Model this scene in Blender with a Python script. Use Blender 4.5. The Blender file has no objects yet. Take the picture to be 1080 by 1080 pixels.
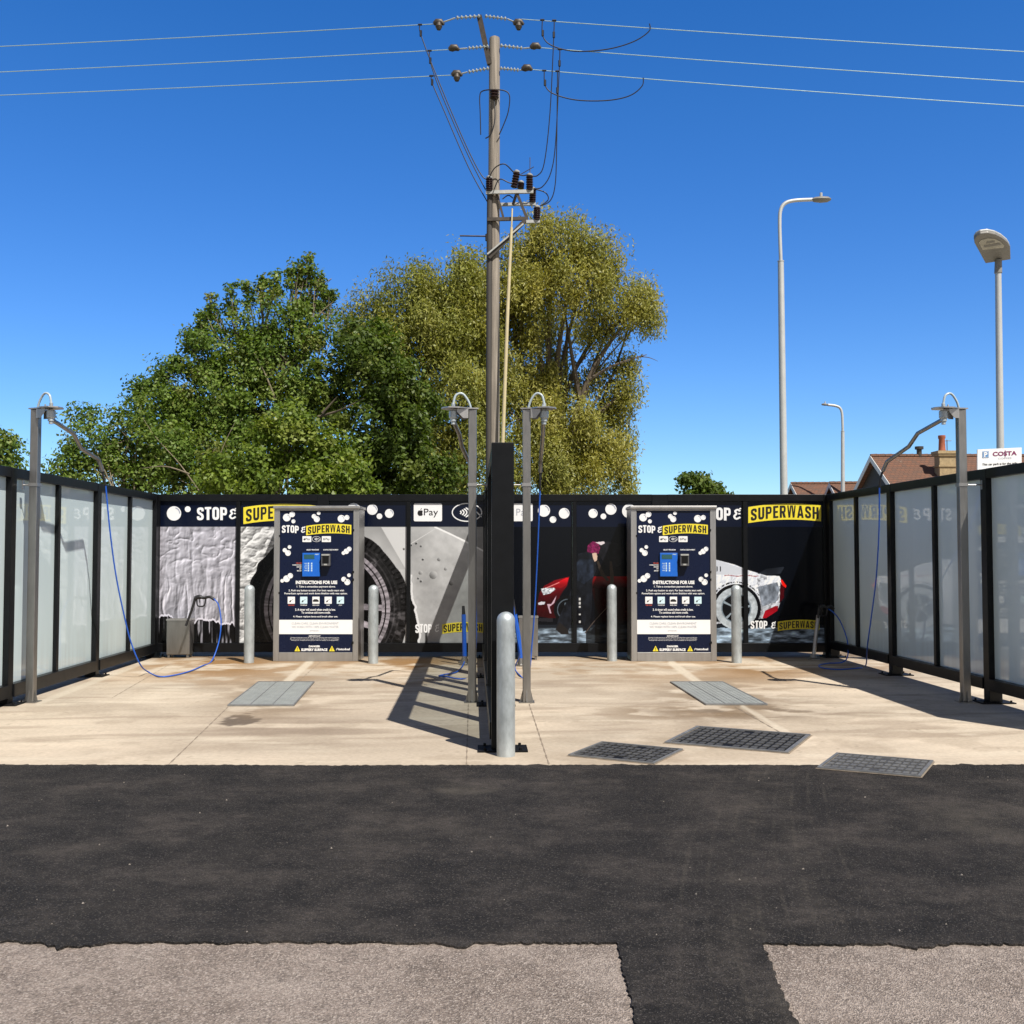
import bpy, bmesh, math, random
import numpy as np
from mathutils import Vector

random.seed(7)
rng = np.random.default_rng(11)
sc = bpy.context.scene
C = sc.collection
R = math.radians

# ------------------------------------------------------------------ camera and helpers
F = 1080.0
HCAM = 1.45
PITCH = math.atan(43.0 / F)
CP, SP = math.cos(PITCH), math.sin(PITCH)
cam = bpy.data.cameras.new('camera')
camo = bpy.data.objects.new('camera', cam)
C.objects.link(camo)
camo.location = (0, 0, HCAM)
camo.rotation_euler = (math.pi / 2 + PITCH, 0, 0)
cam.sensor_width = 36
cam.lens = 36
cam.clip_end = 3000
sc.camera = camo


def P(px, py, Y):
    """World point at ground distance Y seen at reference pixel (px, py)."""
    a, b = (px - 540) / F, (540 - py) / F
    d = Vector((a, CP - b * SP, SP + b * CP))
    t = Y / d.y
    return Vector((d.x * t, Y, HCAM + d.z * t))


def G(px, py, z=0.0):
    a, b = (px - 540) / F, (540 - py) / F
    d = Vector((a, CP - b * SP, SP + b * CP))
    t = (z - HCAM) / d.z
    return Vector((d.x * t, d.y * t, z))


def proj(x, y, z):
    dz = z - HCAM
    w = y * CP + dz * SP
    v = -y * SP + dz * CP
    return 540 + F * x / w, 540 - F * v / w


SHIFT = {}


class MB:
    def __init__(s):
        s.v, s.f = [], []

    def add(s, vs, fs):
        b = len(s.v)
        s.v += [tuple(p) for p in vs]
        s.f += [tuple(b + i for i in f) for f in fs]
        return s

    def box(s, x0, x1, y0, y1, z0, z1):
        vs = [(x0, y0, z0), (x1, y0, z0), (x1, y1, z0), (x0, y1, z0), (x0, y0, z1), (x1, y0, z1), (x1, y1, z1), (x0, y1, z1)]
        return s.add(vs, [(0, 3, 2, 1), (4, 5, 6, 7), (0, 1, 5, 4), (1, 2, 6, 5), (2, 3, 7, 6), (3, 0, 4, 7)])

    def obox(s, o, u, n, u0, u1, n0, n1, z0, z1):
        """box in a frame: o origin, u along, n sideways, z up"""
        o, u, n = Vector(o), Vector(u), Vector(n)
        vs = []
        for z in (z0, z1):
            for (a, b) in ((u0, n0), (u1, n0), (u1, n1), (u0, n1)):
                vs.append(o + u * a + n * b + Vector((0, 0, z)))
        fs = [(0, 3, 2, 1), (4, 5, 6, 7), (0, 1, 5, 4), (1, 2, 6, 5), (2, 3, 7, 6), (3, 0, 4, 7)]
        if u.cross(n).z < 0:
            fs = [f[::-1] for f in fs]
        return s.add(vs, fs)

    def prism(s, poly, ext):
        n = len(poly)
        ext = Vector(ext)
        vs = [Vector(p) for p in poly] + [Vector(p) + ext for p in poly]
        nrm = Vector((0, 0, 0))
        for i in range(n):
            nrm += Vector(poly[i]).cross(Vector(poly[(i + 1) % n]))
        fs = [tuple(range(n))[::-1], tuple(range(n, 2 * n))] + [(i, (i + 1) % n, n + (i + 1) % n, n + i) for i in range(n)]
        if nrm.dot(ext) < 0:
            fs = [f[::-1] for f in fs]
        return s.add(vs, fs)

    def beam(s, a, b, w, h, up=(0, 0, 1)):
        a, b = Vector(a), Vector(b)
        d = (b - a).normalized()
        up = Vector(up)
        sd = d.cross(up)
        if sd.length < 1e-4:
            sd = d.cross(Vector((1, 0, 0)))
        sd.normalize()
        u2 = sd.cross(d).normalized()
        poly = [a + sd * (w / 2 * i) + u2 * (h / 2 * j) for i, j in ((-1, -1), (1, -1), (1, 1), (-1, 1))]
        return s.prism(poly, b - a)

    def tube(s, pts, r, n=8, cap=True):
        pts = [Vector(p) for p in pts]
        m = len(pts)
        rs = [r] * m if not hasattr(r, '__len__') else list(r)
        up = Vector((0, 0, 1))
        vs, fs = [], []
        prev = None
        for i, p in enumerate(pts):
            d = (pts[min(i + 1, m - 1)] - pts[max(i - 1, 0)])
            d = d.normalized() if d.length > 1e-9 else Vector((0, 0, 1))
            if prev is None:
                a = d.cross(up)
                if a.length < 1e-3:
                    a = d.cross(Vector((0, 1, 0)))
            else:
                a = prev - d * prev.dot(d)
                if a.length < 1e-5:
                    a = d.cross(up)
            a.normalize()
            prev = a
            b = d.cross(a)
            for k in range(n):
                t = 2 * math.pi * k / n
                vs.append(p + (a * math.cos(t) + b * math.sin(t)) * rs[i])
        for i in range(m - 1):
            for k in range(n):
                k2 = (k + 1) % n
                fs.append((i * n + k, i * n + k2, (i + 1) * n + k2, (i + 1) * n + k))
        if cap:
            fs.append(tuple(range(n))[::-1])
            fs.append(tuple((m - 1) * n + k for k in range(n)))
        return s.add(vs, fs)

    def lathe(s, c, prof, n=24):
        """prof: list of (r, z) from bottom to top"""
        c = Vector(c)
        return s.tube([c + Vector((0, 0, z)) for r, z in prof], [max(r, 1e-4) for r, z in prof], n)

    def face(s, pts):
        return s.add(pts, [tuple(range(len(pts)))])


def obj(name, mb, mat, parent=None, smooth=False, bevel=0.0, shift=None):
    me = bpy.data.meshes.new(name)
    if shift is None:
        shift = SHIFT.get(parent.name, Vector((0, 0, 0))) if parent else Vector((0, 0, 0))
    me.from_pydata([(x - shift[0], y - shift[1], z - shift[2]) for x, y, z in mb.v], [], mb.f)
    me.update()
    o = bpy.data.objects.new(name, me)
    C.objects.link(o)
    if mat:
        me.materials.append(mat)
    if smooth:
        me.shade_smooth()
        me.set_sharp_from_angle(angle=R(40))
    if bevel:
        bv = o.modifiers.new('edge', 'BEVEL')
        bv.width = bevel
        bv.segments = 2
        bv.limit_method = 'ANGLE'
    if parent:
        o.parent = parent
        SHIFT[o.name] = shift
    return o


def tag(o, label=None, cat=None, group=None, kind=None):
    if label: o['label'] = label
    if cat: o['category'] = cat
    if group: o['group'] = group
    if kind: o['kind'] = kind
    return o


def thing(name, loc, label, cat, group=None):
    o = bpy.data.objects.new(name, None)
    o.empty_display_size = 0.2
    C.objects.link(o)
    o.location = loc
    SHIFT[o.name] = Vector(loc)
    return tag(o, label, cat, group)


def solo(name, mb, mat, loc, label, cat, group=None, smooth=False, bevel=0.0):
    """a thing that is one mesh, its origin at loc"""
    o = obj(name, mb, mat, None, smooth, bevel, shift=Vector(loc))
    o.location = loc
    return tag(o, label, cat, group)


def copy_tree(o, parent=None):
    c = o.copy()
    C.objects.link(c)
    if parent: c.parent = parent
    for ch in list(o.children):
        copy_tree(ch, c)
    return c


def smooth_path(pts, k=6):
    pts = [Vector(p) for p in pts]
    out = []
    for i in range(len(pts) - 1):
        p0, p1, p2, p3 = pts[max(i - 1, 0)], pts[i], pts[i + 1], pts[min(i + 2, len(pts) - 1)]
        for j in range(k):
            t = j / k
            out.append(0.5 * ((2 * p1) + (p2 - p0) * t + (2 * p0 - 5 * p1 + 4 * p2 - p3) * t * t + (3 * p1 - p0 - 3 * p2 + p3) * t ** 3))
    out.append(pts[-1])
    return out


# ------------------------------------------------------------------ numpy noise
def _hash(ix, iy, seed):
    n = (ix.astype(np.int64) * 374761393 + iy.astype(np.int64) * 668265263 + seed * 69069) & 0x7fffffff
    n = ((n ^ (n >> 13)) * 1274126177) & 0x7fffffff
    n = n ^ (n >> 16)
    return (n % 100003) / 100003.0


def vnoise(x, y, seed=0):
    x, y = np.broadcast_arrays(np.asarray(x, float), np.asarray(y, float))
    ix, iy = np.floor(x), np.floor(y)
    fx, fy = x - ix, y - iy
    fx, fy = fx * fx * (3 - 2 * fx), fy * fy * (3 - 2 * fy)
    a, b = _hash(ix, iy, seed), _hash(ix + 1, iy, seed)
    c, d = _hash(ix, iy + 1, seed), _hash(ix + 1, iy + 1, seed)
    return (a * (1 - fx) + b * fx) * (1 - fy) + (c * (1 - fx) + d * fx) * fy


def fbm(x, y, seed=0, oct=4):
    s, a, t = 0, 0.5, 0
    for o in range(oct):
        s = s + a * vnoise(x * 2 ** o, y * 2 ** o, seed + o * 17)
        t += a
        a *= 0.5
    return s / t


def sstep(a, b, x):
    t = np.clip((x - a) / (b - a), 0, 1)
    return t * t * (3 - 2 * t)


def lin(c):
    c = np.asarray(c, float)
    return np.where(c <= 0.04045, c / 12.92, ((c + 0.055) / 1.055) ** 2.4)


def inpoly(X, Y, poly):
    ins = np.zeros(X.shape, bool)
    n = len(poly)
    for i in range(n):
        x0, y0 = poly[i]
        x1, y1 = poly[(i + 1) % n]
        if y0 == y1: continue
        c = ((y0 > Y) != (y1 > Y)) & (X < (x1 - x0) * (Y - y0) / (y1 - y0) + x0)
        ins ^= c
    return ins


def grid_obj(name, pts, cols, mat, parent=None, attr='print'):
    """pts (ny, nx, 3) world points, cols (ny, nx, 3) linear colours -> one grid mesh with a colour attribute"""
    ny, nx = pts.shape[:2]
    sh = SHIFT.get(parent.name, Vector((0, 0, 0))) if parent else Vector((0, 0, 0))
    me = bpy.data.meshes.new(name)
    me.vertices.add(nx * ny)
    me.vertices.foreach_set('co', (pts.reshape(-1, 3) - np.array(sh)).astype(np.float32).ravel())
    i = np.arange((ny - 1) * (nx - 1))
    r, c = i // (nx - 1), i % (nx - 1)
    v0 = r * nx + c
    q = np.stack([v0, v0 + 1, v0 + nx + 1, v0 + nx], 1).astype(np.int32)
    me.loops.add(q.size)
    me.loops.foreach_set('vertex_index', q.ravel())
    me.polygons.add(len(q))
    me.polygons.foreach_set('loop_start', (np.arange(len(q)) * 4).astype(np.int32))
    me.update(calc_edges=True)
    a = me.color_attributes.new(attr, 'FLOAT_COLOR', 'POINT')
    rgba = np.ones((nx * ny, 4), np.float32)
    rgba[:, :3] = cols.reshape(-1, 3)
    a.data.foreach_set('color', rgba.ravel())
    me.materials.append(mat)
    o = bpy.data.objects.new(name, me)
    C.objects.link(o)
    if parent:
        o.parent = parent
        SHIFT[o.name] = sh
    return o


# ------------------------------------------------------------------ materials
def mat_new(name):
    m = bpy.data.materials.new(name)
    m.use_nodes = True
    nt = m.node_tree
    return m, nt, nt.nodes['Principled BSDF'], nt.nodes, nt.links


def mat(name, col, rough=0.5, metal=0.0, var=0.12, scale=6.0, stretch=(1, 1, 1), bump=0.0, bscale=60.0, spec=0.5, rvar=0.1):
    m, nt, b, N, L = mat_new(name)
    tc = N.new('ShaderNodeTexCoord')
    mp = N.new('ShaderNodeMapping')
    mp.inputs['Scale'].default_value = stretch
    L.new(tc.outputs['Object'], mp.inputs['Vector'])
    nz = N.new('ShaderNodeTexNoise')
    nz.inputs['Scale'].default_value = scale
    nz.inputs['Detail'].default_value = 6
    nz.inputs['Roughness'].default_value = 0.65
    L.new(mp.outputs[0], nz.inputs['Vector'])
    rp = N.new('ShaderNodeValToRGB')
    rp.color_ramp.elements[0].position = 0.3
    rp.color_ramp.elements[1].position = 0.72
    rp.color_ramp.elements[0].color = tuple(max(0, c * (1 - var)) for c in col) + (1,)
    rp.color_ramp.elements[1].color = tuple(min(1, c * (1 + var)) for c in col) + (1,)
    L.new(nz.outputs['Fac'], rp.inputs[0])
    L.new(rp.outputs[0], b.inputs['Base Color'])
    b.inputs['Metallic'].default_value = metal
    b.inputs['Specular IOR Level'].default_value = spec
    mr = N.new('ShaderNodeMapRange')
    mr.inputs['To Min'].default_value = max(0.02, rough - rvar)
    mr.inputs['To Max'].default_value = min(1, rough + rvar)
    L.new(nz.outputs['Fac'], mr.inputs['Value'])
    L.new(mr.outputs[0], b.inputs['Roughness'])
    if bump:
        n2 = N.new('ShaderNodeTexNoise')
        n2.inputs['Scale'].default_value = bscale
        n2.inputs['Detail'].default_value = 5
        L.new(mp.outputs[0], n2.inputs['Vector'])
        bp = N.new('ShaderNodeBump')
        bp.inputs['Strength'].default_value = bump
        bp.inputs['Distance'].default_value = 0.02
        L.new(n2.outputs['Fac'], bp.inputs['Height'])
        L.new(bp.outputs[0], b.inputs['Normal'])
    return m


M = {}
M['black'] = mat('black_powder_coat', (0.0055, 0.006, 0.007), 0.36, 0, 0.25, 9, spec=0.22)
M['black_matt'] = mat('black_matt', (0.006, 0.006, 0.0065), 0.6, 0, 0.2, spec=0.2)
M['steel'] = mat('brushed_stainless', (0.43, 0.42, 0.405), 0.42, 0.85, 0.10, 14, (1, 1, 0.15))
M['steel_warm'] = mat('stainless_tube', (0.295, 0.285, 0.27), 0.40, 0.9, 0.15, 14, (1, 1, 0.2))
M['zinc'] = mat('galvanised_zinc', (0.47, 0.51, 0.52), 0.50, 0.55, 0.28, 11, (1, 1, .45), bump=0.10, bscale=70)
M['lamp_pole'] = mat('painted_lamp_steel', (0.50, 0.51, 0.50), 0.5, 0.25, 0.08, 2)
M['lamp_dark'] = mat('lamp_housing_grey', (0.22, 0.21, 0.19), 0.5, 0.1, 0.1, 8)
M['lamp_glass'] = mat('lamp_lens', (0.42, 0.40, 0.33), 0.25, 0, 0.2, 12)
M['white'] = mat('white_print', (0.82, 0.82, 0.82), 0.35, 0, 0.02)
M['grey_print'] = mat('grey_print', (0.42, 0.43, 0.47), 0.35, 0, 0.02)
M['shade_print'] = mat('bubble_rim_print', (0.33, 0.36, 0.45), 0.35, 0, 0.05)
M['yellow'] = mat('yellow_print', (0.80, 0.66, 0.04), 0.35, 0, 0.03)
M['ink'] = mat('dark_ink', (0.012, 0.011, 0.010), 0.4, 0, 0.05)
M['navy'] = mat('navy_sign_panel', (0.0050, 0.0095, 0.033), 0.28, 0, 0.08, 3, spec=0.22)
M['key_blue'] = mat('keypad_blue', (0.006, 0.12, 0.55), 0.35, 0, 0.05)
M['lcd'] = mat('screen_green', (0.02, 0.09, 0.10), 0.2, 0, 0.1)
M['pale_blue'] = mat('pale_blue_print', (0.60, 0.78, 0.84), 0.35, 0, 0.02)
M['reader'] = mat('reader_plastic', (0.10, 0.10, 0.105), 0.4, 0, 0.1)
M['red'] = mat('red_print', (0.62, 0.10, 0.06), 0.4, 0, 0.05)
M['hose'] = mat('blue_hose_rubber', (0.012, 0.10, 0.52), 0.42, 0, 0.1, 20)
M['hose_black'] = mat('black_hose_rubber', (0.015, 0.015, 0.017), 0.5)
M['hose_clear'] = mat('milky_hose', (0.42, 0.49, 0.52), 0.25, 0, 0.08)
M['joint'] = mat('joint_dirt', (0.25, 0.20, 0.15), .9, 0, .35, 30)
M['wood_pole'] = mat('weathered_pole_wood', (0.25, 0.215, 0.175), 0.85, 0, 0.5, 7, (3, 3, 0.12), 0.3, 14)
M['wood_dark'] = mat('dark_cable_guard', (0.055, 0.048, 0.042), 0.7, 0, 0.3, 6, (3, 3, 0.2))
M['stay'] = mat('pale_guard_tube', (0.55, 0.46, 0.27), 0.55, 0, 0.12, 3)
M['gal'] = mat('weathered_galv', (0.42, 0.42, 0.40), 0.6, 0.3, 0.2, 10)
M['insul'] = mat('brown_porcelain', (0.028, 0.014, 0.011), 0.15, 0, 0.2)
M['insul_pale'] = mat('grey_insulator', (0.33, 0.37, 0.37), 0.3, 0, 0.15)
M['bell'] = mat('rusty_bell_fitting', (0.075, 0.062, 0.05), 0.5, 0.4, 0.3)
M['wire'] = mat('bare_conductor', (0.42, 0.58, 0.56), 0.4, 0.3, 0.1)
M['cable'] = mat('black_cable', (0.010, 0.010, 0.012), 0.5)
M['iron'] = mat('cast_iron', (0.085, 0.083, 0.080), 0.55, 0.35, 0.3, 10, bump=0.2)
M['tread'] = mat('worn_tread', (0.088, 0.086, 0.082), 0.6, 0.3, 0.45, 9, bump=0.2)
M['tread_light'] = mat('worn_tread_pale', (0.145, 0.143, 0.138), 0.6, 0.3, 0.3, 9, bump=0.2)
M['iron_light'] = mat('worn_iron_edge', (0.22, 0.22, 0.215), 0.5, 0.45, 0.25, 12)
M['grate'] = mat('galvanised_grate', (0.30, 0.315, 0.30), 0.6, 0.1, 0.15, 8, bump=0.15)
M['purple'] = mat('sign_purple', (0.20, 0.025, 0.10), 0.4, 0, 0.05)
M['sign_blue'] = mat('sign_blue', (0.07, 0.24, 0.50), 0.4, 0, 0.05)
M['sign_white'] = mat('sign_white', (0.80, 0.80, 0.80), 0.4, 0, 0.03)
M['barge'] = mat('white_bargeboard', (0.62, 0.62, 0.60), 0.6, 0, 0.1)
M['bark'] = mat('bark', (0.11, 0.085, 0.06), 0.85, 0, 0.4, 5, (1, 1, 0.3), 0.4, 12)
M['bark_pale'] = mat('pale_bark', (0.20, 0.165, 0.11), 0.85, 0, 0.35, 5, (1, 1, 0.3), 0.4, 12)
M['chim'] = mat('chimney_brick', (0.36, 0.27, 0.15), 0.85, 0, 0.25, 8)
M['pot'] = mat('terracotta', (0.34, 0.10, 0.05), 0.7, 0, 0.2)
M['gable'] = mat('dark_boarding', (0.035, 0.032, 0.028), 0.8, 0, 0.3, 6)
M['render'] = mat('cream_render', (0.45, 0.42, 0.36), 0.85, 0, 0.1)
M['red_holder'] = M['steel']


def mat_attr(name, attr, rough=0.3, spec=0.5, grain=0.0, gscale=40.0, bump=0.0):
    m, nt, b, N, L = mat_new(name)
    a = N.new('ShaderNodeAttribute')
    a.attribute_name = attr
    out = a.outputs['Color']
    if grain:
        tc = N.new('ShaderNodeTexCoord')
        nz = N.new('ShaderNodeTexNoise')
        nz.inputs['Scale'].default_value = gscale
        nz.inputs['Detail'].default_value = 8
        nz.inputs['Roughness'].default_value = 0.7
        L.new(tc.outputs['Object'], nz.inputs['Vector'])
        mr = N.new('ShaderNodeMapRange')
        mr.inputs['From Min'].default_value = 0.25
        mr.inputs['From Max'].default_value = 0.75
        mr.inputs['To Min'].default_value = 1 - grain
        mr.inputs['To Max'].default_value = 1 + grain
        L.new(nz.outputs['Fac'], mr.inputs['Value'])
        mx = N.new('ShaderNodeVectorMath')
        mx.operation = 'SCALE'
        L.new(out, mx.inputs[0])
        L.new(mr.outputs[0], mx.inputs['Scale'])
        out = mx.outputs[0]
        if bump:
            bp = N.new('ShaderNodeBump')
            bp.inputs['Strength'].default_value = bump
            bp.inputs['Distance'].default_value = 0.01
            L.new(nz.outputs['Fac'], bp.inputs['Height'])
            L.new(bp.outputs[0], b.inputs['Normal'])
    L.new(out, b.inputs['Base Color'])
    b.inputs['Roughness'].default_value = rough
    b.inputs['Specular IOR Level'].default_value = spec
    return m


M['print'] = mat_attr('printed_panel', 'print', 0.18, 0.2)
M['concrete'] = mat_attr('brushed_concrete', 'print', 0.85, 0.25, 0.17, 26, 0.25)


def mat_leaf(name, attr='print', trans=0.35):
    m, nt, b, N, L = mat_new(name)
    a = N.new('ShaderNodeAttribute')
    a.attribute_name = attr
    L.new(a.outputs['Color'], b.inputs['Base Color'])
    b.inputs['Roughness'].default_value = 0.45
    b.inputs['Specular IOR Level'].default_value = 0.3
    t = N.new('ShaderNodeBsdfTranslucent')
    h = N.new('ShaderNodeHueSaturation')
    h.inputs['Value'].default_value = 1.3
    h.inputs['Saturation'].default_value = 1.15
    L.new(a.outputs['Color'], h.inputs['Color'])
    L.new(h.outputs[0], t.inputs['Color'])
    mx = N.new('ShaderNodeMixShader')
    mx.inputs[0].default_value = trans
    L.new(b.outputs[0], mx.inputs[1])
    L.new(t.outputs[0], mx.inputs[2])
    L.new(mx.outputs[0], N['Material Output'].inputs['Surface'])
    return m


M['leaf'] = mat_leaf('leaf')


def mat_frosted():
    m, nt, b, N, L = mat_new('frosted_glass')
    tc = N.new('ShaderNodeTexCoord')
    mp = N.new('ShaderNodeMapping')
    mp.inputs['Scale'].default_value = (1, 1, 0.35)
    L.new(tc.outputs['Object'], mp.inputs['Vector'])
    nz = N.new('ShaderNodeTexNoise')
    nz.inputs['Scale'].default_value = 2.5
    nz.inputs['Detail'].default_value = 5
    L.new(mp.outputs[0], nz.inputs['Vector'])
    rp = N.new('ShaderNodeValToRGB')
    rp.color_ramp.elements[0].position = 0.3
    rp.color_ramp.elements[1].position = 0.7
    rp.color_ramp.elements[0].color = (0.655, 0.775, 0.785, 1)
    rp.color_ramp.elements[1].color = (0.69, 0.805, 0.815, 1)
    L.new(nz.outputs['Fac'], rp.inputs[0])
    L.new(rp.outputs[0], b.inputs['Base Color'])
    sz = N.new('ShaderNodeSeparateXYZ')
    L.new(tc.outputs['Object'], sz.inputs[0])
    gz = N.new('ShaderNodeMapRange')
    gz.interpolation_type = 'SMOOTHSTEP'
    gz.inputs['From Min'].default_value = 0.75
    gz.inputs['From Max'].default_value = 0.15
    L.new(sz.outputs['Z'], gz.inputs['Value'])
    m3 = N.new('ShaderNodeMapping')
    m3.inputs['Scale'].default_value = (14, 14, .55)
    L.new(tc.outputs['Object'], m3.inputs['Vector'])
    n3 = N.new('ShaderNodeTexNoise')
    n3.inputs['Scale'].default_value = 1.0
    n3.inputs['Detail'].default_value = 6
    L.new(m3.outputs[0], n3.inputs['Vector'])
    k3 = N.new('ShaderNodeMapRange')
    k3.inputs['From Min'].default_value = 0.42
    k3.inputs['From Max'].default_value = 0.72
    L.new(n3.outputs['Fac'], k3.inputs['Value'])
    g3 = N.new('ShaderNodeMath')
    g3.operation = 'MULTIPLY_ADD'
    L.new(gz.outputs[0], g3.inputs[0])
    g3.inputs[1].default_value = 0.30
    g3.inputs[2].default_value = 0.03
    f3 = N.new('ShaderNodeMath')
    f3.operation = 'MULTIPLY'
    L.new(k3.outputs[0], f3.inputs[0])
    L.new(g3.outputs[0], f3.inputs[1])
    x3 = N.new('ShaderNodeMix')
    x3.data_type = 'RGBA'
    L.new(f3.outputs[0], x3.inputs['Factor'])
    L.new(rp.outputs[0], x3.inputs['A'])
    x3.inputs['B'].default_value = (0.42, 0.43, 0.40, 1)
    L.new(x3.outputs['Result'], b.inputs['Base Color'])
    r3 = N.new('ShaderNodeMapRange')
    r3.inputs['To Min'].default_value = 0.03
    r3.inputs['To Max'].default_value = 0.16
    L.new(f3.outputs[0], r3.inputs['Value'])
    L.new(r3.outputs[0], b.inputs['Roughness'])
    b.inputs['Specular IOR Level'].default_value = 0.6
    # faint waviness of the laminate so that the mirror image is not perfect
    n2 = N.new('ShaderNodeTexNoise')
    n2.inputs['Scale'].default_value = 1.3
    L.new(tc.outputs['Object'], n2.inputs['Vector'])
    bp = N.new('ShaderNodeBump')
    bp.inputs['Strength'].default_value = 0.05
    bp.inputs['Distance'].default_value = 0.03
    L.new(n2.outputs['Fac'], bp.inputs['Height'])
    L.new(bp.outputs[0], b.inputs['Normal'])
    t = N.new('ShaderNodeBsdfTranslucent')
    t.inputs['Color'].default_value = (0.6, 0.68, 0.7, 1)
    mx = N.new('ShaderNodeMixShader')
    mx.inputs[0].default_value = 0.10
    L.new(b.outputs[0], mx.inputs[1])
    L.new(t.outputs[0], mx.inputs[2])
    L.new(mx.outputs[0], N['Material Output'].inputs['Surface'])
    return m


def mat_clear():
    m, nt, b, N, L = mat_new('clear_glass')
    N.remove(b)
    t = N.new('ShaderNodeBsdfTransparent')
    t.inputs['Color'].default_value = (0.86, 0.89, 0.88, 1)
    g = N.new('ShaderNodeBsdfGlossy')
    g.inputs['Roughness'].default_value = 0.02
    ge = N.new('ShaderNodeNewGeometry')
    dt = N.new('ShaderNodeVectorMath')
    dt.operation = 'DOT_PRODUCT'
    L.new(ge.outputs['Normal'], dt.inputs[0])
    L.new(ge.outputs['Incoming'], dt.inputs[1])
    prev = dt.outputs['Value']
    for op, k in (('ABSOLUTE', None), ('SUBTRACT', 'r'), ('POWER', 5.0), ('MULTIPLY', .96), ('ADD', .04)):
        q = N.new('ShaderNodeMath')
        q.operation = op
        if k == 'r':
            q.inputs[0].default_value = 1.0
            L.new(prev, q.inputs[1])
        else:
            L.new(prev, q.inputs[0])
            if k is not None: q.inputs[1].default_value = k
        prev = q.outputs[0]
    mx = N.new('ShaderNodeMixShader')
    L.new(prev, mx.inputs[0])
    L.new(t.outputs[0], mx.inputs[1])
    L.new(g.outputs[0], mx.inputs[2])
    L.new(mx.outputs[0], N['Material Output'].inputs['Surface'])
    return m


M['frosted'] = mat_frosted()
M['clear'] = mat_clear()


def mat_road(name, dark, mid, light, chip, scale=140.0, patch=0.5, rough=0.85, chipamt=0.62, bump=0.5, streak=(1.0, 1.0, 1.0), mottle=0.2):
    mid_ = mottle
    """stone-in-binder surface: voronoi chips, dust patches, fine bump"""
    m, nt, b, N, L = mat_new(name)
    tc = N.new('ShaderNodeTexCoord')
    vo = N.new('ShaderNodeTexVoronoi')
    vo.inputs['Scale'].default_value = scale
    L.new(tc.outputs['Object'], vo.inputs['Vector'])
    nz = N.new('ShaderNodeTexNoise')
    nz.inputs['Scale'].default_value = scale * 0.6
    nz.inputs['Detail'].default_value = 6
    nz.inputs['Roughness'].default_value = 0.8
    L.new(tc.outputs['Object'], nz.inputs['Vector'])
    big = N.new('ShaderNodeTexNoise')
    mp = N.new('ShaderNodeMapping')
    mp.inputs['Scale'].default_value = streak
    L.new(tc.outputs['Object'], mp.inputs['Vector'])
    L.new(mp.outputs[0], big.inputs['Vector'])
    big.inputs['Scale'].default_value = patch
    big.inputs['Detail'].default_value = 7
    big.inputs['Roughness'].default_value = 0.68
    rp = N.new('ShaderNodeValToRGB')
    e = rp.color_ramp.elements
    e[0].position, e[0].color = 0.40, dark + (1,)
    e[1].position, e[1].color = 0.64, light + (1,)
    k = e.new(0.5)
    k.color = mid + (1,)
    L.new(big.outputs['Fac'], rp.inputs[0])
    # fine light / dark stones
    r2 = N.new('ShaderNodeMapRange')
    r2.inputs['From Min'].default_value = 0.3
    r2.inputs['From Max'].default_value = 0.7
    r2.inputs['To Min'].default_value = 0.25
    r2.inputs['To Max'].default_value = 1.75
    L.new(nz.outputs['Fac'], r2.inputs['Value'])
    mul = N.new('ShaderNodeVectorMath')
    mul.operation = 'SCALE'
    L.new(rp.outputs[0], mul.inputs[0])
    L.new(r2.outputs[0], mul.inputs['Scale'])
    md = N.new('ShaderNodeTexNoise')
    md.inputs['Scale'].default_value = 11.0
    md.inputs['Detail'].default_value = 8
    md.inputs['Roughness'].default_value = 0.75
    md.inputs['Distortion'].default_value = 0.6
    L.new(mp.outputs[0], md.inputs['Vector'])
    mr_ = N.new('ShaderNodeMapRange')
    mr_.inputs['From Min'].default_value = 0.32
    mr_.inputs['From Max'].default_value = 0.68
    mr_.inputs['To Min'].default_value = 1 - mid_
    mr_.inputs['To Max'].default_value = 1 + mid_
    L.new(md.outputs['Fac'], mr_.inputs['Value'])
    mul2 = N.new('ShaderNodeVectorMath')
    mul2.operation = 'SCALE'
    L.new(mul.outputs[0], mul2.inputs[0])
    L.new(mr_.outputs[0], mul2.inputs['Scale'])
    mul = mul2
    sp = N.new('ShaderNodeSeparateColor')
    L.new(vo.outputs['Color'], sp.inputs[0])
    gt = N.new('ShaderNodeMath')
    gt.operation = 'GREATER_THAN'
    gt.inputs[1].default_value = chipamt
    L.new(sp.outputs[0], gt.inputs[0])
    sc_ = N.new('ShaderNodeMath')
    sc_.operation = 'MULTIPLY'
    L.new(gt.outputs[0], sc_.inputs[0])
    L.new(sp.outputs[1], sc_.inputs[1])
    mx = N.new('ShaderNodeMix')
    mx.data_type = 'RGBA'
    L.new(sc_.outputs[0], mx.inputs['Factor'])
    L.new(mul.outputs[0], mx.inputs['A'])
    mx.inputs['B'].default_value = chip + (1,)
    L.new(mx.outputs['Result'], b.inputs['Base Color'])
    b.inputs['Roughness'].default_value = rough
    b.inputs['Specular IOR Level'].default_value = 0.3
    ad = N.new('ShaderNodeMath')
    ad.operation = 'ADD'
    L.new(vo.outputs['Distance'], ad.inputs[0])
    L.new(nz.outputs['Fac'], ad.inputs[1])
    bp = N.new('ShaderNodeBump')
    bp.inputs['Strength'].default_value = bump
    bp.inputs['Distance'].default_value = 0.008
    L.new(ad.outputs[0], bp.inputs['Height'])
    L.new(bp.outputs[0], b.inputs['Normal'])
    return m


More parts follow.
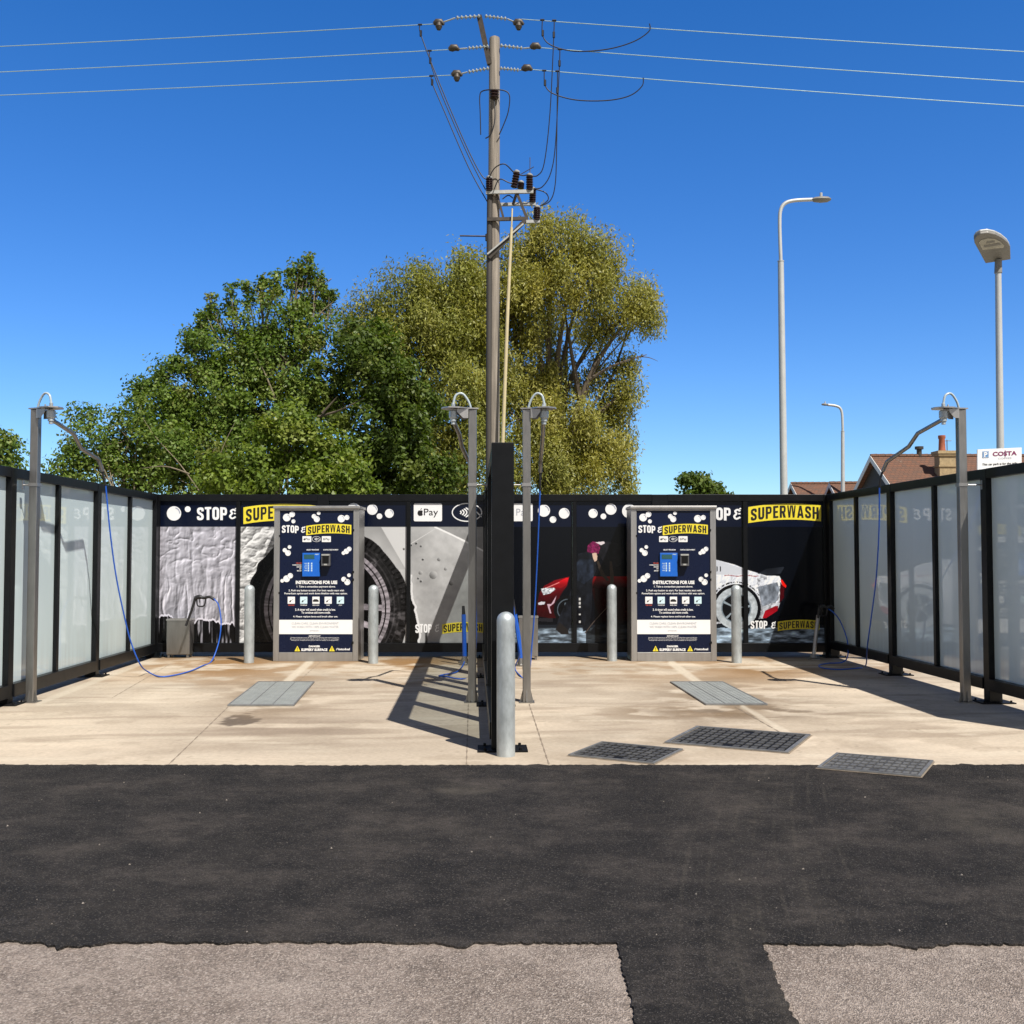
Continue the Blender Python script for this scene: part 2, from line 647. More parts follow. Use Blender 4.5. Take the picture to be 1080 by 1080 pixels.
M['old_tarmac'] = mat_road('worn_tarmac', (0.225, 0.180, 0.148), (0.275, 0.223, 0.186), (0.325, 0.268, 0.226), (0.52, 0.44, 0.375), 170, 1.6, chipamt=0.70, bump=0.9, mottle=0.28)
M['ground'] = mat_road('rough_grass', (0.03, 0.045, 0.015), (0.06, 0.075, 0.025), (0.10, 0.10, 0.045), (0.12, 0.11, 0.05), 12, 0.2)


def mat_asphalt():
    m = mat_road('new_asphalt', (0.0150, 0.0127, 0.0115), (0.027, 0.0228, 0.0200), (0.054, 0.0450, 0.0385), (0.11, 0.097, 0.085), 190, 2.2, 0.92, 0.84, 1.0, (0.9, 1.1, 1), 0.5)
    nt = m.node_tree
    N, L = nt.nodes, nt.links
    b = N['Principled BSDF']
    src = b.inputs['Base Color'].links[0].from_socket
    a = N.new('ShaderNodeAttribute')
    a.attribute_name = 'print'
    ad = N.new('ShaderNodeVectorMath')
    ad.operation = 'ADD'
    L.new(src, ad.inputs[0])
    L.new(a.outputs['Color'], ad.inputs[1])
    L.new(ad.outputs[0], b.inputs['Base Color'])
    return m


M['asphalt'] = mat_asphalt()


def mat_tiles():
    m, nt, b, N, L = mat_new('clay_roof_tiles')
    tc = N.new('ShaderNodeTexCoord')
    mp = N.new('ShaderNodeMapping')
    L.new(tc.outputs['Object'], mp.inputs['Vector'])
    mp.inputs['Rotation'].default_value = (R(90), 0, 0)
    br = N.new('ShaderNodeTexBrick')
    br.inputs['Scale'].default_value = 1
    br.inputs['Brick Width'].default_value = 0.2
    br.inputs['Row Height'].default_value = 0.11
    br.inputs['Mortar Size'].default_value = 0.008
    br.inputs['Color1'].default_value = (0.17, 0.075, 0.042, 1)
    br.inputs['Color2'].default_value = (0.125, 0.068, 0.045, 1)
    br.inputs['Mortar'].default_value = (0.05, 0.03, 0.02, 1)
    L.new(mp.outputs[0], br.inputs['Vector'])
    nz = N.new('ShaderNodeTexNoise')
    nz.inputs['Scale'].default_value = 1.6
    nz.inputs['Detail'].default_value = 8
    nz.inputs['Roughness'].default_value = 0.75
    L.new(tc.outputs['Object'], nz.inputs['Vector'])
    rp = N.new('ShaderNodeValToRGB')
    rp.color_ramp.elements[0].position = 0.66
    rp.color_ramp.elements[1].position = 0.74
    L.new(nz.outputs['Fac'], rp.inputs[0])
    mx = N.new('ShaderNodeMix')
    mx.data_type = 'RGBA'
    L.new(rp.outputs[0], mx.inputs['Factor'])
    L.new(br.outputs['Color'], mx.inputs['A'])
    mx.inputs['B'].default_value = (0.42, 0.38, 0.28, 1)
    L.new(mx.outputs['Result'], b.inputs['Base Color'])
    b.inputs['Roughness'].default_value = 0.85
    return m


M['tiles'] = mat_tiles()

# ------------------------------------------------------------------ light and sky
SUNV = Vector((0.95, -1.41, 2.28)).normalized()      # towards the sun
sun = bpy.data.lights.new('sun', 'SUN')
sun.energy = 4.8
sun.angle = R(0.53)
sun.color = (1.0, 0.955, 0.885)
suno = bpy.data.objects.new('sun', sun)
C.objects.link(suno)
suno.rotation_euler = (-SUNV).to_track_quat('-Z', 'Y').to_euler()
suno.location = (6, -9, 15)
w = bpy.data.worlds.new('World')
sc.world = w
w.use_nodes = True
N, L = w.node_tree.nodes, w.node_tree.links
sky = N.new('ShaderNodeTexSky')
sky.sky_type = 'NISHITA'
sky.sun_disc = False
sky.sun_elevation = math.asin(SUNV.z)
sky.sun_rotation = math.atan2(SUNV.x, SUNV.y)
sky.air_density = 1.0
sky.dust_density = 0.0
sky.ozone_density = 3.4
hs = N.new('ShaderNodeHueSaturation')
hs.inputs['Saturation'].default_value = 1.36
hs.inputs['Hue'].default_value = 0.512
L.new(sky.outputs[0], hs.inputs['Color'])
# colour ramp over the sky: the band above the horizon stays blue instead of bleaching out
wt = N.new('ShaderNodeTexCoord')
wz = N.new('ShaderNodeSeparateXYZ')
L.new(wt.outputs['Generated'], wz.inputs[0])
wr = N.new('ShaderNodeValToRGB')
e_ = wr.color_ramp.elements
e_[0].position, e_[0].color = 0.0, (0.54, 0.73, 0.95, 1)
e_[1].position, e_[1].color = 0.42, (1.0, 1.0, 1.0, 1)
k_ = e_.new(0.16)
k_.color = (0.74, 0.87, 1.0, 1)
L.new(wz.outputs['Z'], wr.inputs[0])
wm = N.new('ShaderNodeVectorMath')
wm.operation = 'MULTIPLY'
L.new(hs.outputs[0], wm.inputs[0])
L.new(wr.outputs[0], wm.inputs[1])
# out-of-view sky (behind, overhead) greyed and warmed to keep shadows from going blue
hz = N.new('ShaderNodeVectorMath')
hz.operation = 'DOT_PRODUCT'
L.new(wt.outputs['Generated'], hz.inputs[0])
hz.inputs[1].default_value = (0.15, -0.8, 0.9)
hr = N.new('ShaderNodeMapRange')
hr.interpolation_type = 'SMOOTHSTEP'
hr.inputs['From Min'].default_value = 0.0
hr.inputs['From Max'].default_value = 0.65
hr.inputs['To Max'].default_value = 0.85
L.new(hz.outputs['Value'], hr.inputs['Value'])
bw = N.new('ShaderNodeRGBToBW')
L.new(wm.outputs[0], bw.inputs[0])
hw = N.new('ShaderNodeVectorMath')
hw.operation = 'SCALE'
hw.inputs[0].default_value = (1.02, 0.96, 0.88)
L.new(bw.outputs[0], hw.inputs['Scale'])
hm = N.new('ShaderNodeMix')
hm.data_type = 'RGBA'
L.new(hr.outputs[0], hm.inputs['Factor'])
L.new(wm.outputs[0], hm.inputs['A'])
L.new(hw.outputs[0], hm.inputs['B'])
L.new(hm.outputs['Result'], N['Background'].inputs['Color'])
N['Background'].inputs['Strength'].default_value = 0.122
vs = sc.view_settings
vs.view_transform = 'Standard'
vs.look = 'None'
vs.exposure = 0.4
vs.gamma = 1.0

# ------------------------------------------------------------------ lettering
_tc = {}


def text2d(s, bold=0.0):
    k = (s, bold)
    if k in _tc: return _tc[k]
    cu = bpy.data.curves.new('lettering', 'FONT')
    cu.body = s
    cu.offset = bold
    cu.resolution_u = 3
    o = bpy.data.objects.new('lettering', cu)
    C.objects.link(o)
    dg = bpy.context.evaluated_depsgraph_get()
    me = bpy.data.meshes.new_from_object(o.evaluated_get(dg))
    v = [(p.co.x, p.co.y) for p in me.vertices]
    f = [tuple(p.vertices) for p in me.polygons]
    bpy.data.objects.remove(o)
    bpy.data.curves.remove(cu)
    bpy.data.meshes.remove(me)
    x0, x1 = min(p[0] for p in v), max(p[0] for p in v)
    y0, y1 = min(p[1] for p in v), max(p[1] for p in v)
    v = [((x - x0) / (x1 - x0), (y - y0) / (y1 - y0)) for x, y in v]
    _tc[k] = (v, f)
    return v, f


def put_text(mb, s, x0, x1, yt, yb, fn, bold=0.0):
    """fit s into the box (x0..x1, yt top, yb bottom) of the plane mapped by fn(x, y)"""
    v, f = text2d(s, bold)
    mb.add([fn(x0 + a * (x1 - x0), yb + b * (yt - yb)) for a, b in v], f)


def strip(pts, t, closed=False):
    """flat stroke of width t with mitred joints: list of quads"""
    n = len(pts)
    Ls, Rs = [], []
    for i in range(n):
        p = Vector(pts[i])
        a = Vector(pts[i - 1]) if (i > 0 or closed) else None
        b = Vector(pts[(i + 1) % n]) if (i < n - 1 or closed) else None
        d1 = (p - a).normalized() if a is not None else (b - p).normalized()
        d2 = (b - p).normalized() if b is not None else d1
        n1, n2 = Vector((-d1.y, d1.x)), Vector((-d2.y, d2.x))
        mm = n1 + n2
        if mm.length < 1e-6: mm = n1
        mm.normalize()
        k = 1 / max(0.45, mm.dot(n1))
        Ls.append(p + mm * (t / 2 * k))
        Rs.append(p - mm * (t / 2 * k))
    qs = []
    for i in range(n if closed else n - 1):
        j = (i + 1) % n
        qs.append([Ls[i], Rs[i], Rs[j], Ls[j]])
    return qs


def rnd(pts, r, closed=False, k=3):
    out = []
    n = len(pts)
    for i in range(n):
        p = Vector(pts[i])
        if not closed and i in (0, n - 1):
            out.append(p)
            continue
        a, b = Vector(pts[i - 1]), Vector(pts[(i + 1) % n])
        ra = min(r, (a - p).length * 0.45)
        rb = min(r, (b - p).length * 0.45)
        s, e = p + (a - p).normalized() * ra, p + (b - p).normalized() * rb
        for j in range(k + 1):
            q = j / k
            out.append(s * (1 - q) ** 2 + p * 2 * q * (1 - q) + e * q * q)
    return out


def glyph(ch, w, t):
    """condensed bold capital, height 1, width w, stroke t: list of polygons"""
    l, r, h, b = t / 2, w - t / 2, 1 - t / 2, t / 2
    hb = t * 0.42
    if ch == 'S':
        return strip(rnd([(r, 0.68), (r, h), (l, h), (l, 0.60), (r, 0.40), (r, b), (l, b), (l, 0.32)], 0.16), t * 0.94)
    if ch == 'T':
        return [[(0, 1), (0, 1 - t * .85), (w, 1 - t * .85), (w, 1)], [(w / 2 - t / 2, 1 - t * .85), (w / 2 - t / 2, 0), (w / 2 + t / 2, 0), (w / 2 + t / 2, 1 - t * .85)]]
    if ch == 'O':
        return strip(rnd([(l, b), (r, b), (r, h), (l, h)], 0.17, True), t * 0.96, True)
    if ch == 'U':
        return strip(rnd([(l, 1), (l, b), (r, b), (r, 1)], 0.17), t)
    if ch in 'PR':
        q = [[(0, 0), (t, 0), (t, 1), (0, 1)]] + strip(rnd([(t, h + t * .06), (r, h + t * .06), (r, 0.47), (t, 0.47)], 0.15), t * .85)
        if ch == 'R':
            y = 0.47 - t * .425
            q.append([(w * .42, y), (w * .62, 0), (w, 0), (w * .80, y)])
        return q
    if ch == 'E':
        q = [[(0, 0), (t, 0), (t, 1), (0, 1)]]
        for y0, y1, x1 in ((0, t * .8, w), (.5 - t * .38, .5 + t * .38, w * .9), (1 - t * .8, 1, w)):
            q.append([(t, y0), (x1, y0), (x1, y1), (t, y1)])
        return q
    if ch == 'H':
        return [[(0, 0), (t, 0), (t, 1), (0, 1)], [(w - t, 0), (w, 0), (w, 1), (w - t, 1)], [(t, .5 - t * .4), (w - t, .5 - t * .4), (w - t, .5 + t * .4), (t, .5 + t * .4)]]
    if ch == 'A':
        c, s = w / 2, t * .95
        def ix(y): return s + (c - s) * y / 0.75
        return [[(0, 0), (s, 0), (c, .75), (c, 1), (c - .5 * t, 1)], [(w, 0), (c + .5 * t, 1), (c, 1), (c, .75), (w - s, 0)],
                [(ix(.16), .16), (w - ix(.16), .16), (w - ix(.34), .34), (ix(.34), .34)]]
    if ch == 'W':
        q = []
        for o in (0, w / 2):
            c, s = w / 4, t * .62
            q += [[(o, 1), (o + c - .42 * t, 0), (o + c, 0), (o + c, .40), (o + s, 1)], [(o + 2 * c - s, 1), (o + c, .40), (o + c, 0), (o + c + .42 * t, 0), (o + 2 * c, 1)]]
        return q
    if ch == '&':
        return strip(rnd([(w * .95, .78), (w * .62, .95), (w * .25, .78), (w * .55, .56), (w * .12, .34), (w * .42, .06), (w * .98, .26)], 0.15), t * .62) + \
            strip([(w * .70, .56), (w * 1.0, .56)], t * .5) + strip([(w * .86, .97), (w * 1.06, 1.04)], t * .5)
    return []


def put_word(mb, word, x0, x1, yt, yb, fn, t=0.23, gap=0.10, warp=None, widths=None):
    ws = [(widths or {}).get(c, {'W': 0.86, 'E': 0.46, 'A': 0.58, 'T': 0.5}.get(c, 0.54)) for c in word]
    tot = sum(ws) + gap * (len(word) - 1)
    x = 0
    for c, wd in zip(word, ws):
        for poly in glyph(c, wd, t):
            pts = []
            for a, b in poly:
                u = (x + a) / tot
                dy = warp(u) if warp else 0
                pts.append(fn(x0 + u * (x1 - x0), yb + b * (yt - yb) + dy))
            mb.face(pts)
        x += wd + gap


def put_disc(mb, cx, cy, r, fn, ry=None, n=28):
    ry = ry or r
    mb.face([fn(cx + r * math.cos(2 * math.pi * k / n), cy + ry * math.sin(2 * math.pi * k / n)) for k in range(n)])


def put_rrect(mb, x0, x1, y0, y1, r, fn):
    pts = []
    for cx, cy, a0 in ((x1 - r, y1 - r, 0), (x0 + r, y1 - r, 90), (x0 + r, y0 + r, 180), (x1 - r, y0 + r, 270)):
        for k in range(5):
            a = R(a0 + 22.5 * k)
            pts.append(fn(cx + r * math.cos(a), cy + r * math.sin(a)))
    mb.face(pts)


def put_strip(mb, pts, t, fn, closed=False):
    for q in strip(pts, t, closed):
        mb.face([fn(a, b) for a, b in q])


def banner(mb_y, mb_i, x0, x1, yt, yb, fn, t=0.2):
    """arched yellow banner with SUPERWASH (pixel-like coordinates, y downwards)"""
    H = yb - yt
    def arc(u): return -(0.16 * H) * (1 - (2 * (u - .08) - 1) ** 2)
    n = 12
    for k in range(n):
        u0, u1 = k / n, (k + 1) / n
        mb_y.face([fn(x0 + (x1 - x0) * u0, yb + arc(u0) + H * .10), fn(x0 + (x1 - x0) * u1, yb + arc(u1) + H * .10),
                   fn(x0 + (x1 - x0) * u1, yt + arc(u1) + H * .12), fn(x0 + (x1 - x0) * u0, yt + arc(u0) + H * .12)])
    m = (x1 - x0) * 0.035
    put_word(mb_i, 'SUPERWASH', x0 + m, x1 - m, yt + H * .235, yb - H * .03, lambda a, b: fn(a, b), t=t, gap=0.13, warp=lambda u: arc(u), widths={'W': 0.76})


# ------------------------------------------------------------------ ground
def slab(name, poly, z0, z1, m):
    mb = MB()
    mb.prism([(x, y, z0) for x, y in poly], (0, 0, z1 - z0))
    return obj(name, mb, m)


gm = MB()
gm.face([(-900, -300, -0.09), (900, -300, -0.09), (900, 1500, -0.09), (-900, 1500, -0.09)])
tag(obj('ground', gm, M['ground']), kind='structure')

tm = MB()
tm.face([(-40, -25, -0.014), (40, -25, -0.014), (40, 6.9, -0.014), (-40, 6.9, -0.014)])
tag(obj('old_tarmac', tm, M['old_tarmac']), kind='structure')

om = MB()
om.box(6.6, 60, 6.86, 60, -0.2, -0.012)
tag(obj('pavement', om, mat('pale_paving', (0.42, 0.38, 0.31), 0.85, 0, 0.12, 2, bump=0.2)), kind='structure')
om = MB()
om.box(-60, -6.3, 6.86, 60, -0.2, -0.012)
tag(obj('path', om, mat('dusty_path', (0.30, 0.27, 0.22), 0.9, 0, 0.2, 2, bump=0.2)), kind='structure')


def paint_concrete(x, y):
    px, py = proj(x, y, np.zeros_like(x))
    c = np.empty(x.shape + (3,))
    c[...] = (0.512, 0.428, 0.328)
    n1 = fbm(x * 0.9, y * 0.9, 3, 5)
    n2 = fbm(x * 0.7 + 9, y * 3.0, 21, 5)
    c *= (0.95 + 0.26 * (n1[..., None] - .5) * 2)
    c *= (1 + 0.34 * (n2[..., None] - .5))
    # trowel marks
    n3 = vnoise(x * 2.0 + y * 6, y * 14 - x * 3, 5)
    c *= 1 + 0.05 * (n3[..., None] - .5)

    def stain(mask, col, amt):
        k = np.clip(mask * amt, 0, 1)[..., None]
        c[...] = c * (1 - k) + np.array(col) * k

    sp_ = fbm(x * 2.6, y * 2.6, 140, 5)
    stain(sstep(.52, .72, sp_), (0.33, 0.265, 0.195), .45)
    sw = fbm(x * .8 + y * .5, y * 4.5 - x * .6, 150, 5)
    stain(sstep(.56, .70, sw) * sstep(800, 775, py), (0.29, 0.225, 0.165), .5)
    stain(sstep(.60, .72, fbm(x * 1.1, y * 5.5, 170, 5)), (0.57, 0.49, 0.38), .6)
    e = fbm(x * 1.6, y * 1.6, 40, 5)
    e2 = fbm(x * 3.5, y * 5.5, 60, 5)
    # ochre damp silt near the back of each bay
    for (cx, rx, a) in ((235, 110, .75), (430, 70, .6), (800, 75, .9), (690, 60, .25)):
        mk = np.exp(-((px - cx) / rx) ** 2) * sstep(734, 702, py) * sstep(.40, .56, e)
        stain(mk, (0.25, 0.140, 0.055), min(1, a * 1.7))
    mk = sstep(725, 700, py) * sstep(0.45, 0.75, e2)
    stain(mk, (0.25, 0.15, 0.07), .6)
    # grey tyre scuffs across the bays
    mk = np.exp(-((py - 770) / 20) ** 2) * np.exp(-((px - 320) / 150) ** 2) * sstep(.40, .62, n2)
    stain(mk, (0.24, 0.185, 0.135), .85)
    mk = np.exp(-((py - 750) / 9) ** 2) * np.exp(-((px - 790) / 95) ** 2) * sstep(.41, .56, e2)
    stain(mk, (0.13, 0.090, 0.055), .95)
    mk = np.exp(-((py - 780) / 16) ** 2) * np.exp(-((px - 640) / 120) ** 2) * sstep(.45, .7, n2)
    stain(mk, (0.30, 0.25, 0.19), .5)
    # dark oily mark in the left bay
    d = ((px - 256) / 19) ** 2 + ((py - 757.5 + (px - 256) * 0.16) / 6.5) ** 2
    stain(sstep(1.2, .6, d + (e2 - .5) * 3.2 + (vnoise(x * 16, y * 16, 77) - .5) * 1.2), (0.105, 0.080, 0.060), .9)
    # damp rusty marks round the drains and covers
    for (cx, cy, rx, ry, a) in ((286, 733, 62, 17, .8), (757, 733, 70, 17, .9), (690, 752, 60, 8, .8), (778, 781, 95, 20, .5), (660, 796, 75, 14, .5), (757, 750, 55, 8, .9), (275, 750, 60, 9, .55)):
        q = ((px - cx) / rx) ** 2 + ((py - cy) / ry) ** 2
        stain(np.exp(-q * 1.1) * sstep(.40, .54, fbm(x * 3.2, y * 4.2, 210 + cx, 5)), (0.20, 0.14, 0.085), a)
    # spatter and scratches
    stain((vnoise(x * 31, y * 31, 91) > .93) * (fbm(x * 2, y * 2, 92, 3) > .5), (0.24, 0.19, 0.14), .5)

    def seg(x0, y0, x1, y1, w0, col, amt, soft=1.0):
        dx, dy = x1 - x0, y1 - y0
        t = np.clip(((px - x0) * dx + (py - y0) * dy) / (dx * dx + dy * dy), 0, 1)
        dd = np.hypot(px - x0 - t * dx, (py - y0 - t * dy))
        stain(sstep(w0 + soft, w0, dd), col, amt)

    pale = (0.56, 0.49, 0.385)
    dark = (0.21, 0.17, 0.125)
    seg(300, 721, 327, 698, 2.2, pale, .8, 2)
    seg(708, 699, 738, 721, 2.2, pale, .8, 2)
    seg(783, 745, 840, 778, 1.2, pale, .6, 1.5)
    seg(40, 742, 168, 692, 1.2, (0.53, 0.47, 0.37), .5, 2)
    # silt line against the screens
    mk = sstep(698, 692, py)
    stain(mk * (0.5 + e), (0.17, 0.12, 0.075), .7)
    return np.clip(c, 0.02, 0.8)


def ground_grid(name, x0, x1, y0, y1, st, z, fn, m, skirt=True):
    xs = np.arange(x0, x1 + st / 2, st * .8)
    ys = np.arange(y0, y1 + st / 2, st)
    X, Y = np.meshgrid(xs, ys)
    cols = fn(X, Y)
    pts = np.stack([X, Y, np.full_like(X, z)], -1)
    return grid_obj(name, pts, cols, m)


pad = ground_grid('concrete_pad', -6.3, 6.6, 6.86, 15.6, 0.03, 0.0, paint_concrete, M['concrete'])
tag(pad, kind='structure')
# saw cut joints and cracks in the slab
for (x0, y0, x1, y1, w_) in ((240, 746, 178, 806, .010), (494, 742, 492, 806, .009), (558, 742, 579, 806, .010), (313, 720, 338, 698, .008), (775, 745, 833, 778, .009), (180, 700, 118, 736, .007), (560, 742, 549, 696, .008)):
    a_, b_ = G(x0, y0, .0025), G(x1, y1, .0025)
    d_ = (b_ - a_).normalized()
    n_ = Vector((-d_.y, d_.x, 0))
    jm = MB()
    k_ = int((b_ - a_).length / .06)
    for i_ in range(k_):
        p0_, p1_ = a_.lerp(b_, i_ / k_), a_.lerp(b_, (i_ + 1) / k_)
        w0_, w1_ = (w_ * (.4 + .3 * math.sin(j_ * 1.7 + x0)) for j_ in (i_, i_ + 1))
        jm.face([p0_ - n_ * w0_, p1_ - n_ * w1_, p1_ + n_ * w1_, p0_ + n_ * w0_])
    obj('joint', jm, M['joint'], pad)


# new asphalt with ragged edges, laid over the old tarmac
def ragged(p0, p1, amp, step=0.035, seed=0, tooth=0.0):
    p0, p1 = Vector(p0), Vector(p1)
    d = p1 - p0
    n = max(2, int(d.length / step))
    nr = Vector((-d.y, d.x)).normalized()
    t = np.arange(n) / n
    s = t * d.length
    off = (fbm(s * 1.1, s * 0 + 3, seed, 3) - .5) * 2 * amp + (vnoise(s * 22, s * 0 + 7, seed + 5) - .5) * amp * .55 + (vnoise(s * 60, s * 0 + 2, seed + 6) - .5) * amp * 1.2
    tt = vnoise(s * 5.5, s * 0 + 1, seed + 9)
    off = off - tooth * np.clip((tt - .74) / .2, 0, 1) * (.5 + vnoise(s * 40, s * 0, seed + 4))
    return [(p0.x + d.x * a + nr.x * o, p0.y + d.y * a + nr.y * o) for a, o in zip(t, off)]


def g2(px, py):
    q = G(px, py)
    return (q.x, q.y)


Lp = g2(0, 988.5)
e1, e2_, e3, e4 = g2(651, 992), g2(675, 1090), g2(838, 1086), g2(805, 993)
Rp = g2(1080, 993)
poly = []
poly += [(-40, Lp[1])]
poly += ragged((-8, Lp[1]), e1, 0.018, 0.012, 3, 0.05)
poly += ragged(e1, e2_, 0.010, 0.012, 8, 0.02)
dx2 = (e2_[0] - e1[0]) / (e2_[1] - e1[1])
dx3 = (e3[0] - e4[0]) / (e3[1] - e4[1])
poly += [e2_, (e2_[0] + 0.15, -2), (e3[0] + 0.6, -2)]
poly += ragged(e3, e4, 0.018, 0.012, 14, 0.05)
poly += ragged(e4, (8, Rp[1]), 0.018, 0.012, 23, 0.04)
poly += [(40, Rp[1])]
poly += [(40, 7.03)] + ragged((8, 7.05), (-8, 7.03), 0.022, 0.015, 31, 0.03) + [(-40, 7.02)]


def asphalt_obj():
    bm = bmesh.new()
    vs_ = [bm.verts.new((x, y, 0.008 if y > 6.5 else -0.005)) for x, y in poly]
    f = bm.faces.new(vs_)
    ret = bmesh.ops.extrude_face_region(bm, geom=[f])
    lower = [g for g in ret['geom'] if isinstance(g, bmesh.types.BMVert)]
    for v in lower: v.co.z = -0.0135 if v.co.y < 6.5 else -0.003
    bmesh.ops.recalc_face_normals(bm, faces=bm.faces)
    for f in list(bm.faces):
        if len(f.verts) > 4 and max(v.co.z for v in f.verts) < 0.0: bm.faces.remove(f)
    bmesh.ops.triangulate(bm, faces=[f for f in bm.faces if len(f.verts) > 4])
    me = bpy.data.meshes.new('asphalt_road')
    bm.to_mesh(me)
    bm.free()
    me.materials.append(M['asphalt'])
    o = bpy.data.objects.new('asphalt_road', me)
    C.objects.link(o)
    return o


asp = asphalt_obj()
tag(asp, kind='structure')

# dusty marks and tyre tracks on the asphalt: thin sheet is avoided, they live in the material through object-space masks
def add_dust(m):
    nt = m.node_tree
    N, L = nt.nodes, nt.links
    b = N['Principled BSDF']
    tc = N.new('ShaderNodeTexCoord')
    sx = N.new('ShaderNodeSeparateXYZ')
    L.new(tc.outputs['Object'], sx.inputs[0])

    def math_(op, a, b_=None):
        n = N.new('ShaderNodeMath')
        n.operation = op
        for i, q in enumerate((a, b_)):
            if q is None: continue
            if isinstance(q, (int, float)): n.inputs[i].default_value = q
            else: L.new(q, n.inputs[i])
        return n.outputs[0]

    nz = N.new('ShaderNodeTexNoise')
    nz.inputs['Scale'].default_value = 3.0
    nz.inputs['Detail'].default_value = 6
    nz.inputs['Roughness'].default_value = 0.7
    L.new(tc.outputs['Object'], nz.inputs['Vector'])
    brk = N.new('ShaderNodeMapRange')
    brk.inputs['From Min'].default_value = 0.42
    brk.inputs['From Max'].default_value = 0.7
    L.new(nz.outputs['Fac'], brk.inputs['Value'])
    total = None
    # curved wheel tracks x = a + b*y + c*y^2 ; (a, b, c, halfwidth, strength)
    for (a, bb, c, hw, st) in ((0.72, -0.10, 0.035, .10, .45), (0.98, -0.03, 0.022, .07, .35), (2.05, -0.35, 0.085, .12, .3), (-0.3, -.25, .03, .08, .25), (-3.4, .5, -.02, .16, .25)) + tuple((.50 + .085 * q_, -.10 + .012 * q_, .034 - .0016 * q_, .010, .42) for q_ in range(8)) + tuple((1.95 + .10 * q_, -.34 + .02 * q_, .083 - .003 * q_, .012, .30) for q_ in range(5)) + tuple((3.6 + .09 * q_, -.62, .10 - .002 * q_, .012, .28) for q_ in range(5)):
        y = sx.outputs['Y']
        y2 = math_('MULTIPLY', y, y)
        xc = math_('ADD', math_('MULTIPLY', y, bb), math_('MULTIPLY', y2, c))
        xc = math_('ADD', xc, a)
        d = math_('ABSOLUTE', math_('SUBTRACT', sx.outputs['X'], xc))
        g = N.new('ShaderNodeMapRange')
        g.interpolation_type = 'SMOOTHSTEP'
        g.inputs['From Min'].default_value = hw * 1.6
        g.inputs['From Max'].default_value = hw * 0.2
        L.new(d, g.inputs['Value'])
        # tread pattern
        wv = N.new('ShaderNodeTexWave')
        wv.inputs['Scale'].default_value = 9
        wv.inputs['Distortion'].default_value = 3
        wv.bands_direction = 'DIAGONAL'
        L.new(tc.outputs['Object'], wv.inputs['Vector'])
        k = math_('MULTIPLY', g.outputs[0], math_('ADD', math_('MULTIPLY', wv.outputs['Fac'], .5), .5))
        k = math_('MULTIPLY', k, st)
        total = k if total is None else math_('ADD', total, k)
    total = math_('MULTIPLY', total, brk.outputs[0])
    # a few pale spots: (x, y, rx, ry, strength)
    for (x_, y_, rx, ry, st) in ((-0.28, 6.35, .22, .18, 1.0), (-2.2, 5.1, .35, .12, .4), (1.0, 3.2, .18, .5, 1.0), (2.6, 5.6, .5, .5, .5), (-.4, 5.4, .5, .3, .2)):
        ddx = math_('DIVIDE', math_('SUBTRACT', sx.outputs['X'], x_), rx)
        ddy = math_('DIVIDE', math_('SUBTRACT', sx.outputs['Y'], y_), ry)
        dd = math_('ADD', math_('MULTIPLY', ddx, ddx), math_('MULTIPLY', ddy, ddy))
        g = N.new('ShaderNodeMapRange')
        g.interpolation_type = 'SMOOTHSTEP'
        g.inputs['From Min'].default_value = 1.3
        g.inputs['From Max'].default_value = 0.0
        L.new(dd, g.inputs['Value'])
        k = math_('MULTIPLY', math_('MULTIPLY', g.outputs[0], st), math_('ADD', brk.outputs[0], .15))
        total = math_('ADD', total, k)
    cl = math_('MINIMUM', math_('MULTIPLY', total, 1.0), .85)
    src = b.inputs['Base Color'].links[0].from_socket
    mx = N.new('ShaderNodeMix')
    mx.data_type = 'RGBA'
    L.new(cl, mx.inputs['Factor'])
    L.new(src, mx.inputs['A'])
    mx.inputs['B'].default_value = (0.115, 0.098, 0.078, 1)
    L.new(mx.outputs['Result'], b.inputs['Base Color'])


add_dust(M['asphalt'])

# loose grit on the asphalt and the old tarmac
gr = MB()
for i in range(170):
    y = 2.9 + 4.0 * random.random() ** 1.2
    x = (random.random() * 2 - 1) * y * 0.56
    s = random.choice((.002, .0025, .003, .004, .005, .0065))
    a = random.random() * 6.28
    z = -0.005 + 0.013 * min(1, max(0, (y - 3.9) / 3.1))
    if y < 3.95: continue
    pts = [Vector((x + s * math.cos(a + k * 2.1) * random.uniform(.6, 1.2), y + s * math.sin(a + k * 2.1) * random.uniform(.6, 1.2), z)) for k in range(3)]
    ap = Vector((x, y, z + s))
    gr.add(pts + [ap], [(0, 1, 3), (1, 2, 3), (2, 0, 3)])
tag(obj('grit', gr, mat('pale_grit', (0.24, 0.21, 0.18), .8, 0, .3, 30)), kind='stuff')


# ------------------------------------------------------------------ iron covers and drain grates
def bil(q, u, v):
    return (q[0] * (1 - u) + q[1] * u) * (1 - v) + (q[3] * (1 - u) + q[2] * u) * v


def pad_box(mb, q, u0, u1, v0, v1, z0, z1):
    p = [bil(q, u, v) for u, v in ((u0, v0), (u1, v0), (u1, v1), (u0, v1))]
    mb.prism([(a.x, a.y, z0) for a in p], (0, 0, z1 - z0))


def square_up(q):
    """nearest true parallelogram to four ground points"""
    c = (q[0] + q[1] + q[2] + q[3]) / 4
    u = ((q[1] - q[0]) + (q[2] - q[3])) / 4
    v = ((q[3] - q[0]) + (q[2] - q[1])) / 4
    return [c - u - v, c + u - v, c + u + v, c - u + v]


